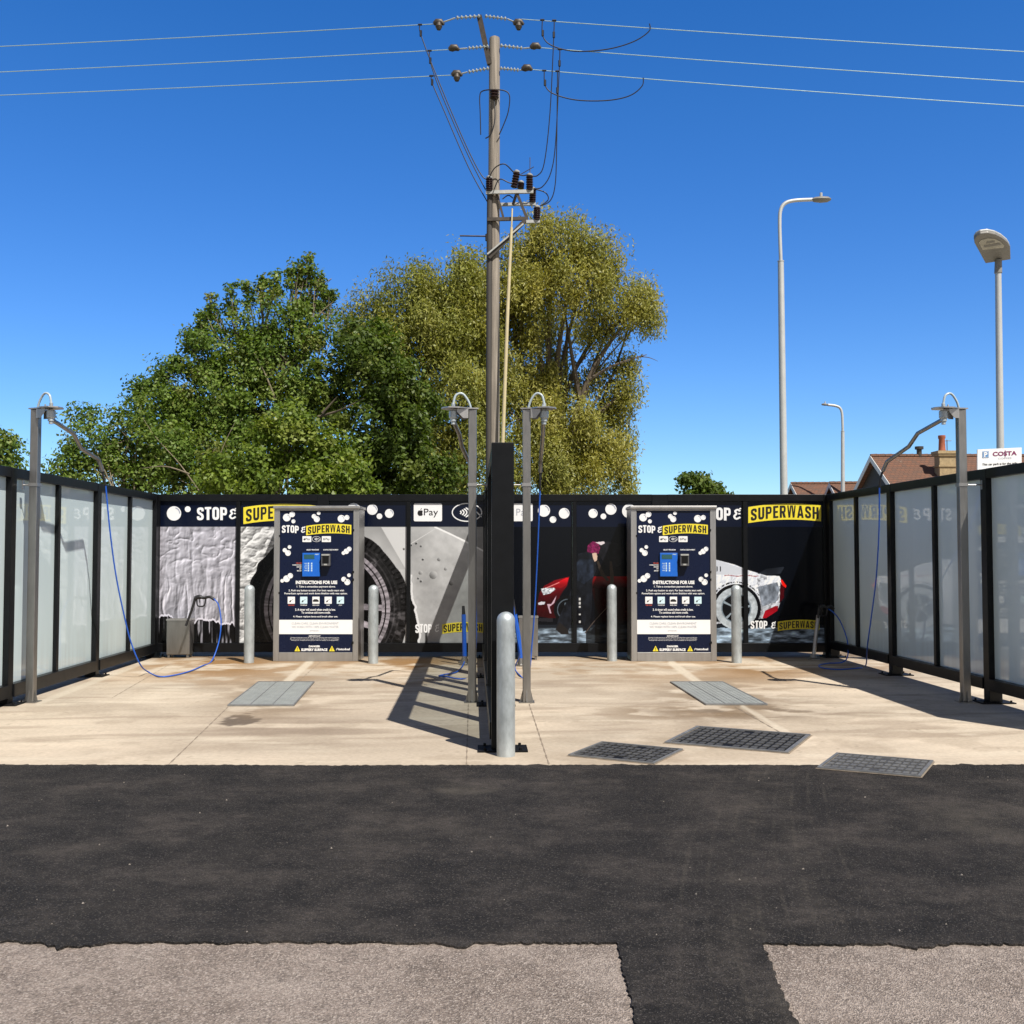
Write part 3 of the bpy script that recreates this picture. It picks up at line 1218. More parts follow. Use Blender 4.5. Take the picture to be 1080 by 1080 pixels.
def iron_cover(px, label, nu, nv, zb, light):
    q = square_up([G(*p) for p in px])
    c = (q[0] + q[2]) / 2
    t = thing('manhole_cover', (c.x, c.y, zb), label, 'manhole cover', 'iron covers at the edge of the concrete')
    f = MB()
    pad_box(f, [q[0] + (q[0] - c) * .025, q[1] + (q[1] - c) * .025, q[2] + (q[2] - c) * .025, q[3] + (q[3] - c) * .025], 0, 1, 0, 1, zb + .0005, zb + .004)
    obj('bedding', f, M['joint'], t)
    f = MB()
    b = 0.03
    for (u0, u1, v0, v1) in ((0, 1, 0, b), (0, 1, 1 - b, 1), (0, b, b, 1 - b), (1 - b, 1, b, 1 - b)):
        pad_box(f, q, u0, u1, v0, v1, zb + .0045, zb + 0.014)
    obj('frame', f, M['iron_light'], t)
    pl = MB()
    a = b + 0.008
    pad_box(pl, q, a, 1 - a, a, 1 - a, zb + .0045, zb + 0.006)
    W = 1 - 2 * a
    tr = MB()
    for i in range(nu):
        for j in range(nv):
            if (i, j) in ((nu // 2, 0), (nu // 2, nv - 1)): continue
            u0, v0 = a + W * (i + .14) / nu, a + W * (j + .14) / nv
            pad_box(tr, q, u0, u0 + W * .68 / nu, v0, v0 + W * .68 / nv, zb + 0.0055, zb + 0.0125)
    po = obj('plate', pl, M['iron'] if light else M['black_matt'], t)
    obj('tread', tr, M['tread_light'] if light else M['tread'], po)
    return t


iron_cover(((635, 784), (720, 791), (690, 807), (599, 797)), 'small dark iron cover lying at the asphalt edge, nearest the front bollard', 10, 6, 0.0, False)
iron_cover(((734, 767), (856, 776), (830, 795), (702, 784)), 'large dark chequered iron cover wholly within the concrete of the right bay', 13, 7, 0.0, False)
iron_cover(((883, 797), (984, 805), (972, 822), (861, 812)), 'paler iron cover set into the dark asphalt with bright worn edges', 12, 5, 0.009, True)


def drain(px, label):
    q = square_up([G(*p) for p in px])
    c = (q[0] + q[2]) / 2
    t = thing('drain_grate', (c.x, c.y, 0), label, 'drain grate', 'galvanised drain grates in the bay floors')
    f = MB()
    b = 0.02
    for (u0, u1, v0, v1) in ((0, 1, 0, b), (0, 1, 1 - b, 1), (0, b, b, 1 - b), (1 - b, 1, b, 1 - b)):
        pad_box(f, q, u0, u1, v0, v1, 0.001, 0.016)
    for u in (1 / 3, 2 / 3):
        pad_box(f, q, u - .006, u + .006, b, 1 - b, 0.001, 0.016)
    obj('frame', f, M['iron_light'], t)
    s = MB()
    n = 26
    for i in range(n):
        v0 = b + (1 - 2 * b) * (i + .12) / n
        for (u0, u1) in ((b, 1 / 3 - .006), (1 / 3 + .006, 2 / 3 - .006), (2 / 3 + .006, 1 - b)):
            pad_box(s, q, u0, u1, v0, v0 + (1 - 2 * b) * .72 / n, 0.003, 0.013)
    for u in np.linspace(b, 1 - b, 13)[1:-1]:
        if min(abs(u - 1 / 3), abs(u - 2 / 3)) < .02: continue
        pad_box(s, q, u - .004, u + .004, b, 1 - b, 0.0045, 0.0145)
    obj('bars', s, M['grate'], t)
    return t


drain(((272, 720), (332, 720), (310, 745), (240, 745)), 'pale grey steel drain grate in the left bay floor before the kiosk')
drain(((706, 720), (763, 720), (809, 744), (745, 744)), 'pale grey steel drain grate in the right bay floor before the kiosk')

# ------------------------------------------------------------------ screens (fences)
ZT, ZR, ZB0, ZB1 = 2.27, 2.175, 0.065, 0.19
YB = 14.42
Lline = lambda Y: -5.02 + (YB - Y) * 0.035
Rline = lambda Y: 4.47 + (YB - Y) * 0.044
Dline = lambda Y: -0.325 + (YB - Y) * 0.0375


def side_screen(name, label, linef, ys, facing, depth, panel_mat, glass_name, ZB0=ZB0, ZB1=ZB1):
    """ys: post / mullion distances from the back corner to the front; even entries posts, odd entries mullions"""
    o = Vector((linef(ys[0]), ys[0], 0))
    e = Vector((linef(ys[-1]), ys[-1], 0))
    u = (e - o).normalized()
    n = Vector((u.y, -u.x, 0))
    if n.x * facing < 0: n = -n
    t = thing(name, (e + o) / 2, label, 'screen', 'screens around the wash bays')
    s = [(Vector((linef(y), y, 0)) - o).dot(u) for y in ys]
    pw, mw = 0.055, 0.03
    for i, a in enumerate(s):
        mb = MB()
        if i % 2 == 0:
            mb.obox(o, u, n, a - pw, a + pw, -depth / 2, depth / 2, 0.012, ZT - .002)
            po = obj('post', mb, M['black'], t, bevel=0.004)
            bp = MB()
            bp.obox(o, u, n, a - .12, a + .12, -depth / 2 - .10, depth / 2 + .10, 0.0, 0.012)
            for du, dn in ((-.09, -.13), (.09, -.13), (-.09, .13), (.09, .13)):
                q = o + u * (a + du) + n * (dn * depth / .13 if depth < .13 else dn)
                bp.lathe((q.x, q.y, 0), [(.011, .012), (.011, .03), (.006, .032)], 6)
            obj('base_plate', bp, M['black_matt'], po)
        else:
            mb.obox(o, u, n, a - mw, a + mw, -depth * .38, depth * .38, ZB1, ZR)
            obj('mullion', mb, M['black'], t, bevel=0.003)
    top, bot = MB(), MB()
    posts = s[0::2]
    for a, b in zip(posts[:-1], posts[1:]):
        top.obox(o, u, n, a + pw, b - pw, -depth / 2 + .004, depth / 2 - .004, ZR, ZT)
        bot.obox(o, u, n, a + pw, b - pw, -depth / 2 - .012, depth / 2 + .012, ZB0, ZB1)
    obj('top_rail', top, M['black'], t, bevel=0.004)
    obj('bottom_rail', bot, M['black'], t, bevel=0.004)
    for i in range(len(s) - 1):
        a, b = s[i], s[i + 1]
        wa, wb = (pw, mw) if i % 2 == 0 else (mw, pw)
        mb = MB()
        mb.obox(o, u, n, a + wa + .001, b - wb - .001, -.008, .008, ZB1 + .001, ZR - .001)
        obj(glass_name, mb, panel_mat, t)
    return t


side_screen('frosted_screen', 'black framed screen of frosted glass, sunlit, along the left bay side', Lline, [14.30, 13.26, 12.1, 10.98, 9.85, 8.72, 7.6], 1, .13, M['frosted'], 'glass_panel')
side_screen('frosted_screen', 'black framed screen of frosted glass, in shade, along the right bay side', Rline, [14.30, 13.35, 12.24, 11.11, 9.99, 8.87, 7.75], -1, .13, M['frosted'], 'glass_panel', .125, .235)
side_screen('glass_divider', 'tall black framed clear glass divider seen end-on between the two bays', Dline, [14.26, 13.2, 12.05, 10.95, 9.84, 8.73, 7.62], -1, .165, M['clear'], 'glass_panel')


# ---- the printed pictures on the back screens, painted per vertex in panel coordinates
def mural_left(X, Y):
    g = np.zeros(X.shape)
    tint = np.ones(X.shape + (3,))
    r = np.hypot(X - 345, Y - 642)
    th = np.arctan2(Y - 642, X - 345)
    # foam on the body side: vertical runs with rope-like ridges
    wob = (fbm(X / 14, Y / 22, 5, 4) - .5) * 9
    f1 = fbm((X + wob) / 8, Y / 17, 9, 5)
    f2 = 1 - np.abs(2 * fbm((X + wob * 1.4) / 9, Y / 20, 33, 4) - 1)
    vr = 1 - np.abs(2 * fbm((X + wob * .5) / 7.5, Y / 60, 57, 3) - 1)
    foam = 0.76 + .26 * (f1 - .5) + .16 * (f2 ** 7) * sstep(600, 570, Y + (X - 200) * -.4) + .09 * vr ** 8 - .15 * sstep(.60, .40, fbm(X / 5, Y / 55, 71, 3)) * sstep(585, 625, Y)
    def hgt(x, y):
        wb = (fbm(x / 16, y / 20, 5, 3) - .5) * 10
        lowpart = sstep(575, 630, y)
        a_ = fbm((x + wb) / 11, y / 13, 301, 4) * 7
        b_ = (1 - np.abs(2 * fbm((x + wb * .7) / 8, y / 46, 311, 3) - 1)) ** 2 * 6 * (.25 + lowpart)
        c_ = (1 - np.abs(2 * fbm((x + wb) / 15, y / 11, 321, 3) - 1)) ** 4 * 4 * (1 - lowpart)
        return a_ + b_ + c_
    hx = hgt(X + .6, Y) - hgt(X - .6, Y)
    hy = hgt(X, Y + .6) - hgt(X, Y - .6)
    foam = np.clip(.71 - .095 * hx - .115 * hy + .05 * (fbm(X / 26, Y / 26, 331, 3) - .5) - .05 * sstep(600, 650, Y), .30, .97)
    foam += .22 * (vnoise(X / 1.1, Y / 1.1, 2) > .982)
    g[...] = foam
    lil = np.array((.975, .965, 1.02))
    p1 = X < 252
    tint[p1] = lil
    seam = (np.abs(X - 201.5) < .35) & p1
    g = np.where(seam, g - .07, g)
    # ragged foot of the foam on panel one
    yb = 650 + (X - 168) * 0.11 + (fbm(X / 5, X * 0, 3, 3) - .5) * 9
    drip = vnoise(X / 1.3, Y / 22, 12)
    low = .06 + .62 * sstep(.58, .80, drip) * (.6 + .5 * vnoise(X, Y / 3, 31))
    g = np.where(p1 & (Y > yb), low, g)
    g = np.where(p1 & (np.abs(Y - yb) < 1.0), .9, g)
    # panel two: bright whipped foam
    p2 = (X >= 252) & (X < 340)
    rip = 1 - np.abs(2 * fbm((X + .6 * Y) / 11, (Y - .3 * X) / 6, 15, 4) - 1)
    def hg2(x, y):
        return fbm((x + .6 * y) / 12, (y - .3 * x) / 8, 401, 4) * 9 + (1 - np.abs(2 * fbm((x + .8 * y) / 14, (y - .4 * x) / 9, 411, 3) - 1)) ** 3 * 4
    r2x = hg2(X + .6, Y) - hg2(X - .6, Y)
    r2y = hg2(X, Y + .6) - hg2(X, Y - .6)
    g = np.where(p2, np.clip(.76 - .12 * r2x - .15 * r2y, .42, 1.0), g)
    # wing to the right of the wheel
    p34 = X >= 340
    wing = .66 + .06 * (fbm(X / 18, Y / 18, 44, 3) - .5) * 2 + .10 * sstep(110, 86, r) + .10 * sstep(420, 470, X) * sstep(640, 570, Y)
    lightwedge = inpoly(X, Y, [(402, 556), (429, 556), (429, 602)])
    wing = np.where(lightwedge, .84, wing)
    wing = np.where((X < 431) & (Y < 600) & ~lightwedge, wing - .04, wing)
    g = np.where(p34, wing, g)
    # droplets and runs on panel four
    p4 = X > 431
    for (dx, dy, dr) in ((439, 573, 1.6), (444, 576, 1.4), (446, 590, 1.5), (443.5, 604, 2.2), (457, 606.5, 4.2), (441, 610, 1.3), (444, 613, 1.6), (434, 575, 1.2), (426, 579, 1.3), (463, 590, 2), (476, 615, 2.5), (470, 600, 1.8)):
        q = np.hypot(X - dx, Y - dy)
        g = np.where(q < dr, .58 + .3 * ((X - dx) - (Y - dy)) / (2 * dr), g)
        g = np.where((q < dr * .55) & (dr < 1.7), .12, g)
    smear = fbm(X / 5, Y / 5, 81, 4)
    g = np.where(p4, g + .10 * (smear - .5), g)
    ln = 556 + (X - 459) * .44 + ((X - 459) / 53) ** 2 * 3
    g = np.where(p4 & (np.abs(Y - ln) < 1.0) & (X > 458), .96, g)
    g = np.where(p4 & (Y < ln - 1) & (X > 458), .60 + .12 * (smear - .5), g)
    ln2 = 575 - (X - 431) * .62
    g = np.where(p4 & (np.abs(Y - ln2) < .5) & (X < 459), .82, g)
    # the shut line on the left of panel four: black gap with a white ragged lip
    gx = 432.5 + sstep(610, 676, Y) * 9 + (vnoise(Y / 4, Y * 0, 6) - .5) * 2.5
    g = np.where(p4 & (X < gx) & (Y > 608), .05, g)
    g = np.where(p4 & (X >= gx) & (X < gx + 2.3) & (Y > 606), .92, g)
    g = np.where(p4 & (X > 448) & (X < 451) & (Y > 662), .06 + .5 * vnoise(X, Y / 3, 5), g)
    # tyre
    edge = 86 + (vnoise(th * 9, th * 0, 4) - .5) * 3
    n_t = fbm(th * 26, r / 3.5, 91, 4)
    tyre = .10 + .12 * (n_t - .4) + .10 * (np.abs(r - 71) < .8) + .05 * (np.abs(r - 76) < .5)
    tread = (r > 78) & ((np.sin(th * 90) > .3))
    tyre = np.where(tread, .035, tyre)
    tyre = np.where(vnoise(th * 60, r / 2.2, 8) > .90, .22, tyre)
    tyre = tyre + .20 * sstep(.52, .75, fbm(th * 9, r / 8, 66, 4)) * (X > 345)
    leftgap = (X < 345) & (r > 74)
    tyre = np.where(leftgap, .045 + .05 * n_t, tyre)
    g = np.where(r < edge, tyre, g)
    isw = r < edge
    # rim
    rim = .03 + .05 * n_t
    streak = vnoise(th * 40, r / 9, 18)
    rim = np.where(r > 58, .40 + .35 * streak, rim)
    rim = np.where((r > 61) & (r < 62.5), .10, rim)
    for k in range(5):
        a = R(10 + 72 * k)
        x_, y_ = X - 345, Y - 642
        al = x_ * math.cos(a) + y_ * math.sin(a)
        ac = -x_ * math.sin(a) + y_ * math.cos(a)
        for off in (-9, 9):
            wd = np.abs(ac - off * (0.5 + al / 80))
            sp = (al > 8) & (al < 59) & (wd < 3.2)
            rim = np.where(sp, .48 + .36 * vnoise(al / 6, ac / 2, 27 + k) - .10 * wd / 3, rim)
    rim = np.where(r < 14, .42 + .2 * n_t, rim)
    g = np.where(r < 66.5, rim, g)
    tint[isw] = (1.0, .97, 1.0)
    tint[r < 66.5] = (1.0, .955, 1.0)
    col = lin(np.clip(g[..., None] * tint * .93, 0, .9))
    hd = Y < 555.6
    col[hd] = np.array((0.0036, 0.0062, 0.019))
    return col


def mural_right(X, Y):
    c = np.zeros(X.shape + (3,))
    c[...] = (.045, .055, .09)
    nz = fbm(X / 12, Y / 12, 3, 4)

    def paint(mask, col, shade=None):
        col = np.array(col, float)
        if shade is None: c[mask] = col
        else: c[mask] = np.clip(col[None, :] * shade[mask][:, None], 0, 1)

    # wet floor
    fl = .40 + .9 * (fbm(X / 9, Y / 2.2, 14, 4) - .5)
    paint(Y > 662 + (nz - .5) * 2, (.62, .70, .78), np.clip(fl * 1.7, .3, 1.2) * np.where(X < 705, np.where(X > 612, np.where(X < 618, 1.1, .35), 1.0), 1.15))
    paint((Y > 659) & (Y <= 662), (.10, .12, .15))
    # red car front
    body = [(567, 643), (567, 634), (570, 624), (574, 619), (584, 612), (600, 608.5), (604, 608), (604, 676), (600, 655), (598, 640), (593, 630), (590, 640), (586, 652), (580, 653), (566, 651)]
    body = [(566.5, 650), (566.5, 636), (569, 625), (574, 618), (585, 612), (600, 608.3), (600.5, 608), (598, 618), (594, 623), (590.5, 629), (588, 640), (586, 652), (580, 652)]
    shd = .42 + .5 * sstep(634, 611, Y) + .35 * (nz - .5)
    paint(inpoly(X, Y, body), (.52, .05, .095), np.clip(shd, .3, 1.2))
    paint(inpoly(X, Y, [(578, 619), (597, 609.5), (599.8, 609.5), (597.5, 617), (592, 620)]), (.70, .07, .11), .75 + .5 * sstep(618, 609, Y))
    paint(np.abs(Y - (621 - (X - 574) * .42)) < (.4 * ((X > 576) & (X < 590))), (.85, .5, .5))
    paint(inpoly(X, Y, [(570.5, 621), (576, 620), (584.5, 620), (586, 621.5), (580, 626), (573, 627.5)]), (.80, .83, .86), .55 + .7 * vnoise(X / 1.4, Y / 1.4, 5))
    paint(inpoly(X, Y, [(567.5, 636), (571, 634.5), (575, 635), (574, 637.5), (568, 638)]), (.78, .78, .82))
    paint(inpoly(X, Y, [(577, 637), (581.5, 637), (587, 628), (584.5, 636), (579.5, 640), (581.5, 647), (580, 647)]), (.74, .62, .68))
    paint(inpoly(X, Y, [(567, 652), (583, 652), (583, 656), (567, 655)]), (.13, .13, .15))
    # arch and wheel behind the legs
    rr = np.hypot(X - 599, Y - 643)
    paint((rr < 15) & (X < 604), (.045, .05, .06))
    paint((np.abs(rr - 11) < .5) & (X < 604), (.30, .34, .38))
    paint((rr < 8) & (vnoise(X / 2, Y / 2, 44) > .66), (.33, .38, .42))
    # rest of the red flank
    fk = inpoly(X, Y, [(622, 609), (626, 607.5), (662, 608), (664, 655), (634, 655), (628, 640)])
    paint(fk, (.42, .03, .045), np.clip(.25 + .9 * sstep(622, 607, Y) + .2 * (nz - .5), .12, 1.2))
    paint(inpoly(X, Y, [(622, 600), (630, 597), (650, 600), (662, 603), (662, 608), (624, 608)]), (.04, .045, .06))
    # the person bending over the bonnet
    cl = .55 + .9 * (fbm(X / 4, Y / 6, 52, 4) - .3)
    paint(inpoly(X, Y, [(610, 584), (618, 582), (628, 585), (629, 600), (625, 612), (624, 640), (622, 664), (615, 666), (613, 650), (609, 640), (604, 652), (600, 664), (595, 668), (586, 662), (590, 650), (598, 634), (606, 612), (608, 596)]), (.115, .13, .165), cl)
    paint(inpoly(X, Y, [(608, 594), (611, 590), (626, 590), (626, 608), (616, 616), (609, 612)]), (.17, .205, .27), cl)
    paint(inpoly(X, Y, [(586, 664), (590, 656), (599, 664), (600, 669), (592, 669)]), (.13, .12, .12))
    paint(inpoly(X, Y, [(624, 664), (627, 661), (634, 666), (633, 669), (622, 668)]), (.07, .08, .10))
    paint(inpoly(X, Y, [(628, 575), (640, 571), (654, 573), (658, 584), (654, 596), (646, 600), (638, 594), (632, 586)]), (.13, .13, .155), cl)
    paint(inpoly(X, Y, [(619, 582), (620, 575), (625, 571), (631, 572), (633, 578), (631, 584), (626, 584)]), (.46, .12, .30), .65 + .6 * vnoise((X + Y) / 2.2, (X - Y) / 1.2, 77))
    paint(inpoly(X, Y, [(628, 572), (637, 571), (638, 573), (634, 575)]), (.84, .80, .82))
    paint(inpoly(X, Y, [(624.5, 583.5), (629, 583), (630, 587), (629.5, 591), (627.2, 592.5), (625.5, 589)]), (.80, .69, .62), .8 + .3 * nz)
    paint(inpoly(X, Y, [(629, 592), (631, 591), (638, 606), (643, 612), (640, 613), (634, 607)]), (.20, .17, .15))
    paint(inpoly(X, Y, [(643, 592), (645, 592), (647.5, 606), (647, 616), (643.5, 616)]), (.25, .21, .18))
    paint((np.abs((X - 617) + (Y - 668) * .9 * (1 - (Y - 632) / 160)) < .6) & (Y > 632) & (Y < 668) & (X > 616), (.30, .26, .24))
    paint(((np.abs(X - 611.5) < .9) & (Y > 628) & (Y < 660) & (vnoise(X * 0 + 1, Y / 2, 61) > .5)), (.75, .75, .75))
    # white car rear
    wb = [(740, 590), (754, 590), (775, 595.5), (788, 601), (808, 607), (822, 607.5), (825, 614), (826, 625), (821, 641), (806, 652), (740, 660)]
    pat = fbm(X / 4, Y / 5, 99, 5)
    wcol = .90 - .08 * (nz - .5) - .34 * sstep(.52, .66, pat) * sstep(780, 800, X) * sstep(603, 612, Y)
    def hg3(x, y):
        return fbm(x / 5, y / 6, 501, 4) * 5
    wr_ = (hg3(X + .5, Y) - hg3(X - .5, Y)) * .10 + (hg3(X, Y + .5) - hg3(X, Y - .5)) * .12
    wcol = np.clip(wcol * (1.04 - .22 * sstep(612, 650, Y)) - wr_, .2, 1.0)
    wcol = np.where(inpoly(X, Y, [(740, 590), (754, 590), (790, 602), (790, 606), (755, 606)]), .84, wcol)
    paint(inpoly(X, Y, wb), (.93, .95, .99), wcol)
    paint((np.abs(Y - (607.2 + .5 * np.sin(X / 3))) < .5) & (X > 764) & (X < 800), (.62, .40, .42))
    for ex in (756, 759.5):
        q = np.hypot((X - ex) / 1.0, (Y - 600) / 3.0)
        paint((q < 1.0) & (X > ex - .3), (.10, .10, .12))
    paint(inpoly(X, Y, [(799, 605), (808, 600), (825, 598), (827, 598.5), (823, 605), (812, 606.5)]), (.17, .19, .23), .7 + .8 * (nz - .3))
    paint(inpoly(X, Y, [(799, 619), (820, 614), (822, 622), (819, 634), (804, 640)]), (.62, .66, .72), .75 + .8 * (pat - .5))
    paint(inpoly(X, Y, [(823, 611.5), (825, 611.5), (829.5, 618), (828.5, 620), (825, 617)]), (.90, .10, .06))
    paint(inpoly(X, Y, [(823, 614), (827, 620), (827, 630), (822, 636)]), (.26, .03, .06))
    paint(inpoly(X, Y, [(804, 652), (807, 644), (818, 639), (821, 639), (820, 644), (808, 652)]), (.55, .06, .11), .7 + .6 * nz)
    # rear wheel, foamy tyre and dark spokes
    wx, wy = 776.5, 641.5
    rr = np.hypot(X - wx, (Y - wy) / .98)
    th = np.arctan2(Y - wy, X - wx)
    paint((rr < 26) & (Y < 656) & (rr > 21.5), (.05, .055, .07))
    paint(rr < 22.5, (.83, .87, .90), .82 + .3 * (fbm(X / 3, Y / 3, 7, 3) - .5))
    paint(rr < 15.5, (.055, .06, .075))
    sp = (np.abs(np.sin(th * 2.5 + .4)) < .16 + .6 / np.maximum(rr, 3)) & (rr < 15.5)
    paint(sp, (.55, .60, .64))
    paint((np.abs(rr - 15.2) < .6), (.45, .50, .54))
    paint(rr < 2.2, (.60, .63, .66))
    paint((np.abs(np.hypot(X - wx, Y - wy) - 27.5) < .8) & (Y < 628) & (vnoise(X, Y, 9) > .45), (.13, .13, .15))
    col = lin(np.clip(c, 0, .92))
    base = (c == np.array((.045, .055, .09))).all(-1)
    col[base] = (0.0022, 0.0030, 0.0055)
    hd = Y < 555.6
    col[hd] = np.array((0.0036, 0.0062, 0.019))
    return col


def plane_fn(Yp):
    return lambda px, py: P(px, py, Yp)


def bubble(mw, ms, cx, cy, r, fn, fs):
    put_disc(mw, cx, cy, r, fn)
    # shaded inner crescent on the upper right
    pts = []
    for k in range(9):
        a = R(-75 + 75 * k / 8)
        pts.append((cx + r * .80 * math.cos(a), cy + r * .80 * math.sin(a)))
    if r > 3.3: put_strip(ms, pts, r * .13, fs)


def back_screen(label, x0, x1, posts, mulls, panels, mural):
    c = G((x0 + x1) / 2, 691)
    t = thing('graphic_screen', (P((x0 + x1) / 2, 691, YB).x, YB, 0), label, 'screen', 'screens around the wash bays')
    zr = lambda py: P(540, py, YB).z
    for (a, b) in posts:
        mb = MB()
        mb.box(P(a, 600, YB).x, P(b, 600, YB).x, YB - .055, YB + .075, 0.012, ZT - .002)
        po = obj('post', mb, M['black'], t, bevel=.004)
        bp = MB()
        bp.box(P(a - 2, 600, YB).x, P(b + 2, 600, YB).x, YB - .13, YB + .15, 0, .012)
        obj('base_plate', bp, M['black_matt'], po)
    for (a, b) in mulls:
        mb = MB()
        mb.box(P(a, 600, YB).x, P(b, 600, YB).x, YB - .045, YB + .045, ZB1, ZR)
        obj('mullion', mb, M['black'], t, bevel=.003)
    top, bot = MB(), MB()
    for (a, b) in zip(posts[:-1], posts[1:]):
        xa, xb = P(a[1], 600, YB).x, P(b[0], 600, YB).x
        top.box(xa, xb, YB - .05, YB + .07, ZR, ZT)
        bot.box(xa, xb, YB - .07, YB + .08, ZB0, ZB1)
    obj('top_rail', top, M['black'], t, bevel=.004)
    obj('bottom_rail', bot, M['black'], t, bevel=.004)
    out = []
    for (a, b) in panels:
        nx, ny = int((b - a) * 2.6), int((ZR - ZB1) / .01338 * 2.6)
        xs = np.linspace(P(a, 600, YB).x, P(b, 600, YB).x, nx)
        zs = np.linspace(ZB1 + .001, ZR - .001, ny)
        Xw, Zw = np.meshgrid(xs, zs)
        Yw = np.full_like(Xw, YB - .012)
        px, py = proj(Xw, Yw, Zw)
        o = grid_obj('panel', np.stack([Xw, Yw, Zw], -1), mural(px, py), M['print'], t)
        bk = MB()
        bk.box(xs[0], xs[-1], YB - .009, YB + .015, ZB1 + .001, ZR - .001)
        obj('backing', bk, M['black_matt'], o)
        out.append(o)
    return t, out


FW = plane_fn(YB - .015)
FS = plane_fn(YB - .018)


def panel_art(panel, whites=None, fn=None):
    pass


def stop_word(mb, x0, yt, yb, fn, wd):
    put_word(mb, 'STOP', x0, x0 + wd, yt, yb, fn, t=0.205, gap=0.075, warp=lambda u: -.05 * (yb - yt) * math.sin(u * 3.1))


tL, pL = back_screen('back screen of the left bay printed with a foam covered car wheel', 164, 516,
                     [(161, 168.6), (335, 347), (512, 520)], [(249.5, 253.5), (429, 433)],
                     [(168.8, 249.3), (253.7, 334.8), (347.2, 428.8), (433.2, 511.8)], mural_left)
# left bay header
w1, s1 = MB(), MB()
bubble(w1, s1, 183.5, 541.5, 7.6, FW, FS)
bubble(w1, s1, 198, 537, 3.1, FW, FS)
stop_word(w1, 207.6, 535.3, 549, FW, 32)
put_word(w1, '&', 241, 249, 536.5, 548, FW, t=0.24)
obj('lettering', w1, M['white'], pL[0])
obj('bubble_shading', s1, M['shade_print'], pL[0])
y2, i2 = MB(), MB()
banner(y2, i2, 256.7, 333, 532, 550, FW, t=.19)
obj('banner', y2, M['yellow'], pL[1])
obj('lettering', MB().add([(v[0], v[1] - .003, v[2]) for v in i2.v], i2.f), M['ink'], pL[1])
w3, s3 = MB(), MB()
for b_ in ((373, 537.5, 7), (392.6, 537.4, 5.6), (400.2, 544.5, 3), (410.6, 541.5, 4.7)):
    bubble(w3, s3, *b_, FW, FS)
obj('bubbles', w3, M['white'], pL[2])
obj('bubble_shading', s3, M['shade_print'], pL[2])


# payment badges
def apple_mark(mb, cx, cy, r, fn):
    put_disc(mb, cx - r * .38, cy + .1 * r, r * .62, fn, r * .82)
    pts = [(cx - .3 * r, cy - .7 * r), (cx, cy - .55 * r), (cx + .35 * r, cy - .72 * r), (cx + .8 * r, cy - .5 * r), (cx + .58 * r, cy - .02 * r), (cx + .9 * r, cy + .42 * r), (cx + .5 * r, cy + .95 * r), (cx, cy + .85 * r)]
    return pts


def pay_badge(white, ink, x0, x1, y0, y1, fw, fi, kind):
    put_rrect(white, x0, x1, y0, y1, (x1 - x0) * .05, fw)
    W, H = x1 - x0, y1 - y0
    if kind == 'a':
        cx, cy, r = x0 + W * .235, y0 + H * .53, H * .165
        out = []
        for k in range(24):
            a = 2 * math.pi * k / 24
            rr = r * (1 + .10 * math.cos(2 * a - .2) * .3)
            xx, yy = cx + rr * .95 * math.cos(a), cy + rr * 1.05 * math.sin(a)
            if abs(a - math.pi * 1.5) < .35: yy += r * .16
            if abs(a - math.pi * .5) < .25: yy -= r * .10
            if abs(a) < .42 or abs(a - 2 * math.pi) < .42: xx -= r * .26
            out.append(fi(xx, yy))
        ink.face(out)
        ink.face([fi(cx, cy - r * 1.08), fi(cx + r * .1, cy - r * 1.4), fi(cx + r * .5, cy - r * 1.7), fi(cx + r * .42, cy - r * 1.3)])
        put_text(ink, 'Pay', x0 + W * .36, x0 + W * .86, y0 + H * .29, y0 + H * .78, fi, .0)
    else:
        put_text(ink, 'G', x0 + W * .14, x0 + W * .34, y0 + H * .30, y0 + H * .68, fi, .02)
        put_text(ink, 'Pay', x0 + W * .42, x0 + W * .88, y0 + H * .29, y0 + H * .80, fi, .0)


def contactless(mb, cx, cy, rx, ry, fn):
    put_strip(mb, [(cx + rx * math.cos(2 * math.pi * k / 36), cy + ry * math.sin(2 * math.pi * k / 36)) for k in range(36)], rx * .07, fn, True)
    for j, rr in enumerate((.22, .40, .58, .76)):
        pts = [(cx - rx * .62 + rx * rr * 1.05 * math.cos(R(a)), cy + ry * rr * .92 * math.sin(R(a))) for a in range(-48, 49, 12)]
        put_strip(mb, pts, rx * .085, fn)
    # hand with a card
    put_strip(mb, rnd([(cx + rx * .98, cy + ry * .50), (cx + rx * .72, cy + ry * .05), (cx + rx * .48, cy - ry * .25), (cx + rx * .22, cy - ry * .22)], rx * .2), rx * .08, fn)
    put_strip(mb, [(cx + rx * .30, cy + ry * .28), (cx + rx * .62, cy + ry * .62)], rx * .08, fn)


w4, i4 = MB(), MB()
pay_badge(w4, i4, 436.4, 466.2, 531, 549.8, FW, FS, 'a')
obj('pay_badge', w4, M['white'], pL[3])
w4 = MB()
contactless(w4, 492.5, 540.4, 15.5, 9.4, FW)
obj('contactless_badge', w4, M['white'], pL[3])
w4 = MB()
stop_word(w4, 438, 658.5, 667.8, FW, 17.5)
put_word(w4, '&', 458.3, 462.8, 658.5, 667, FW, t=.24)
obj('lettering', w4, M['white'], pL[3])
obj('lettering', i4, M['ink'], pL[3])
y4, i4 = MB(), MB()
banner(y4, i4, 466.3, 510.3, 656.5, 667, FW, t=.19)
obj('banner', y4, M['yellow'], pL[3])
obj('lettering', MB().add([(v[0], v[1] - .003, v[2]) for v in i4.v], i4.f), M['ink'], pL[3])

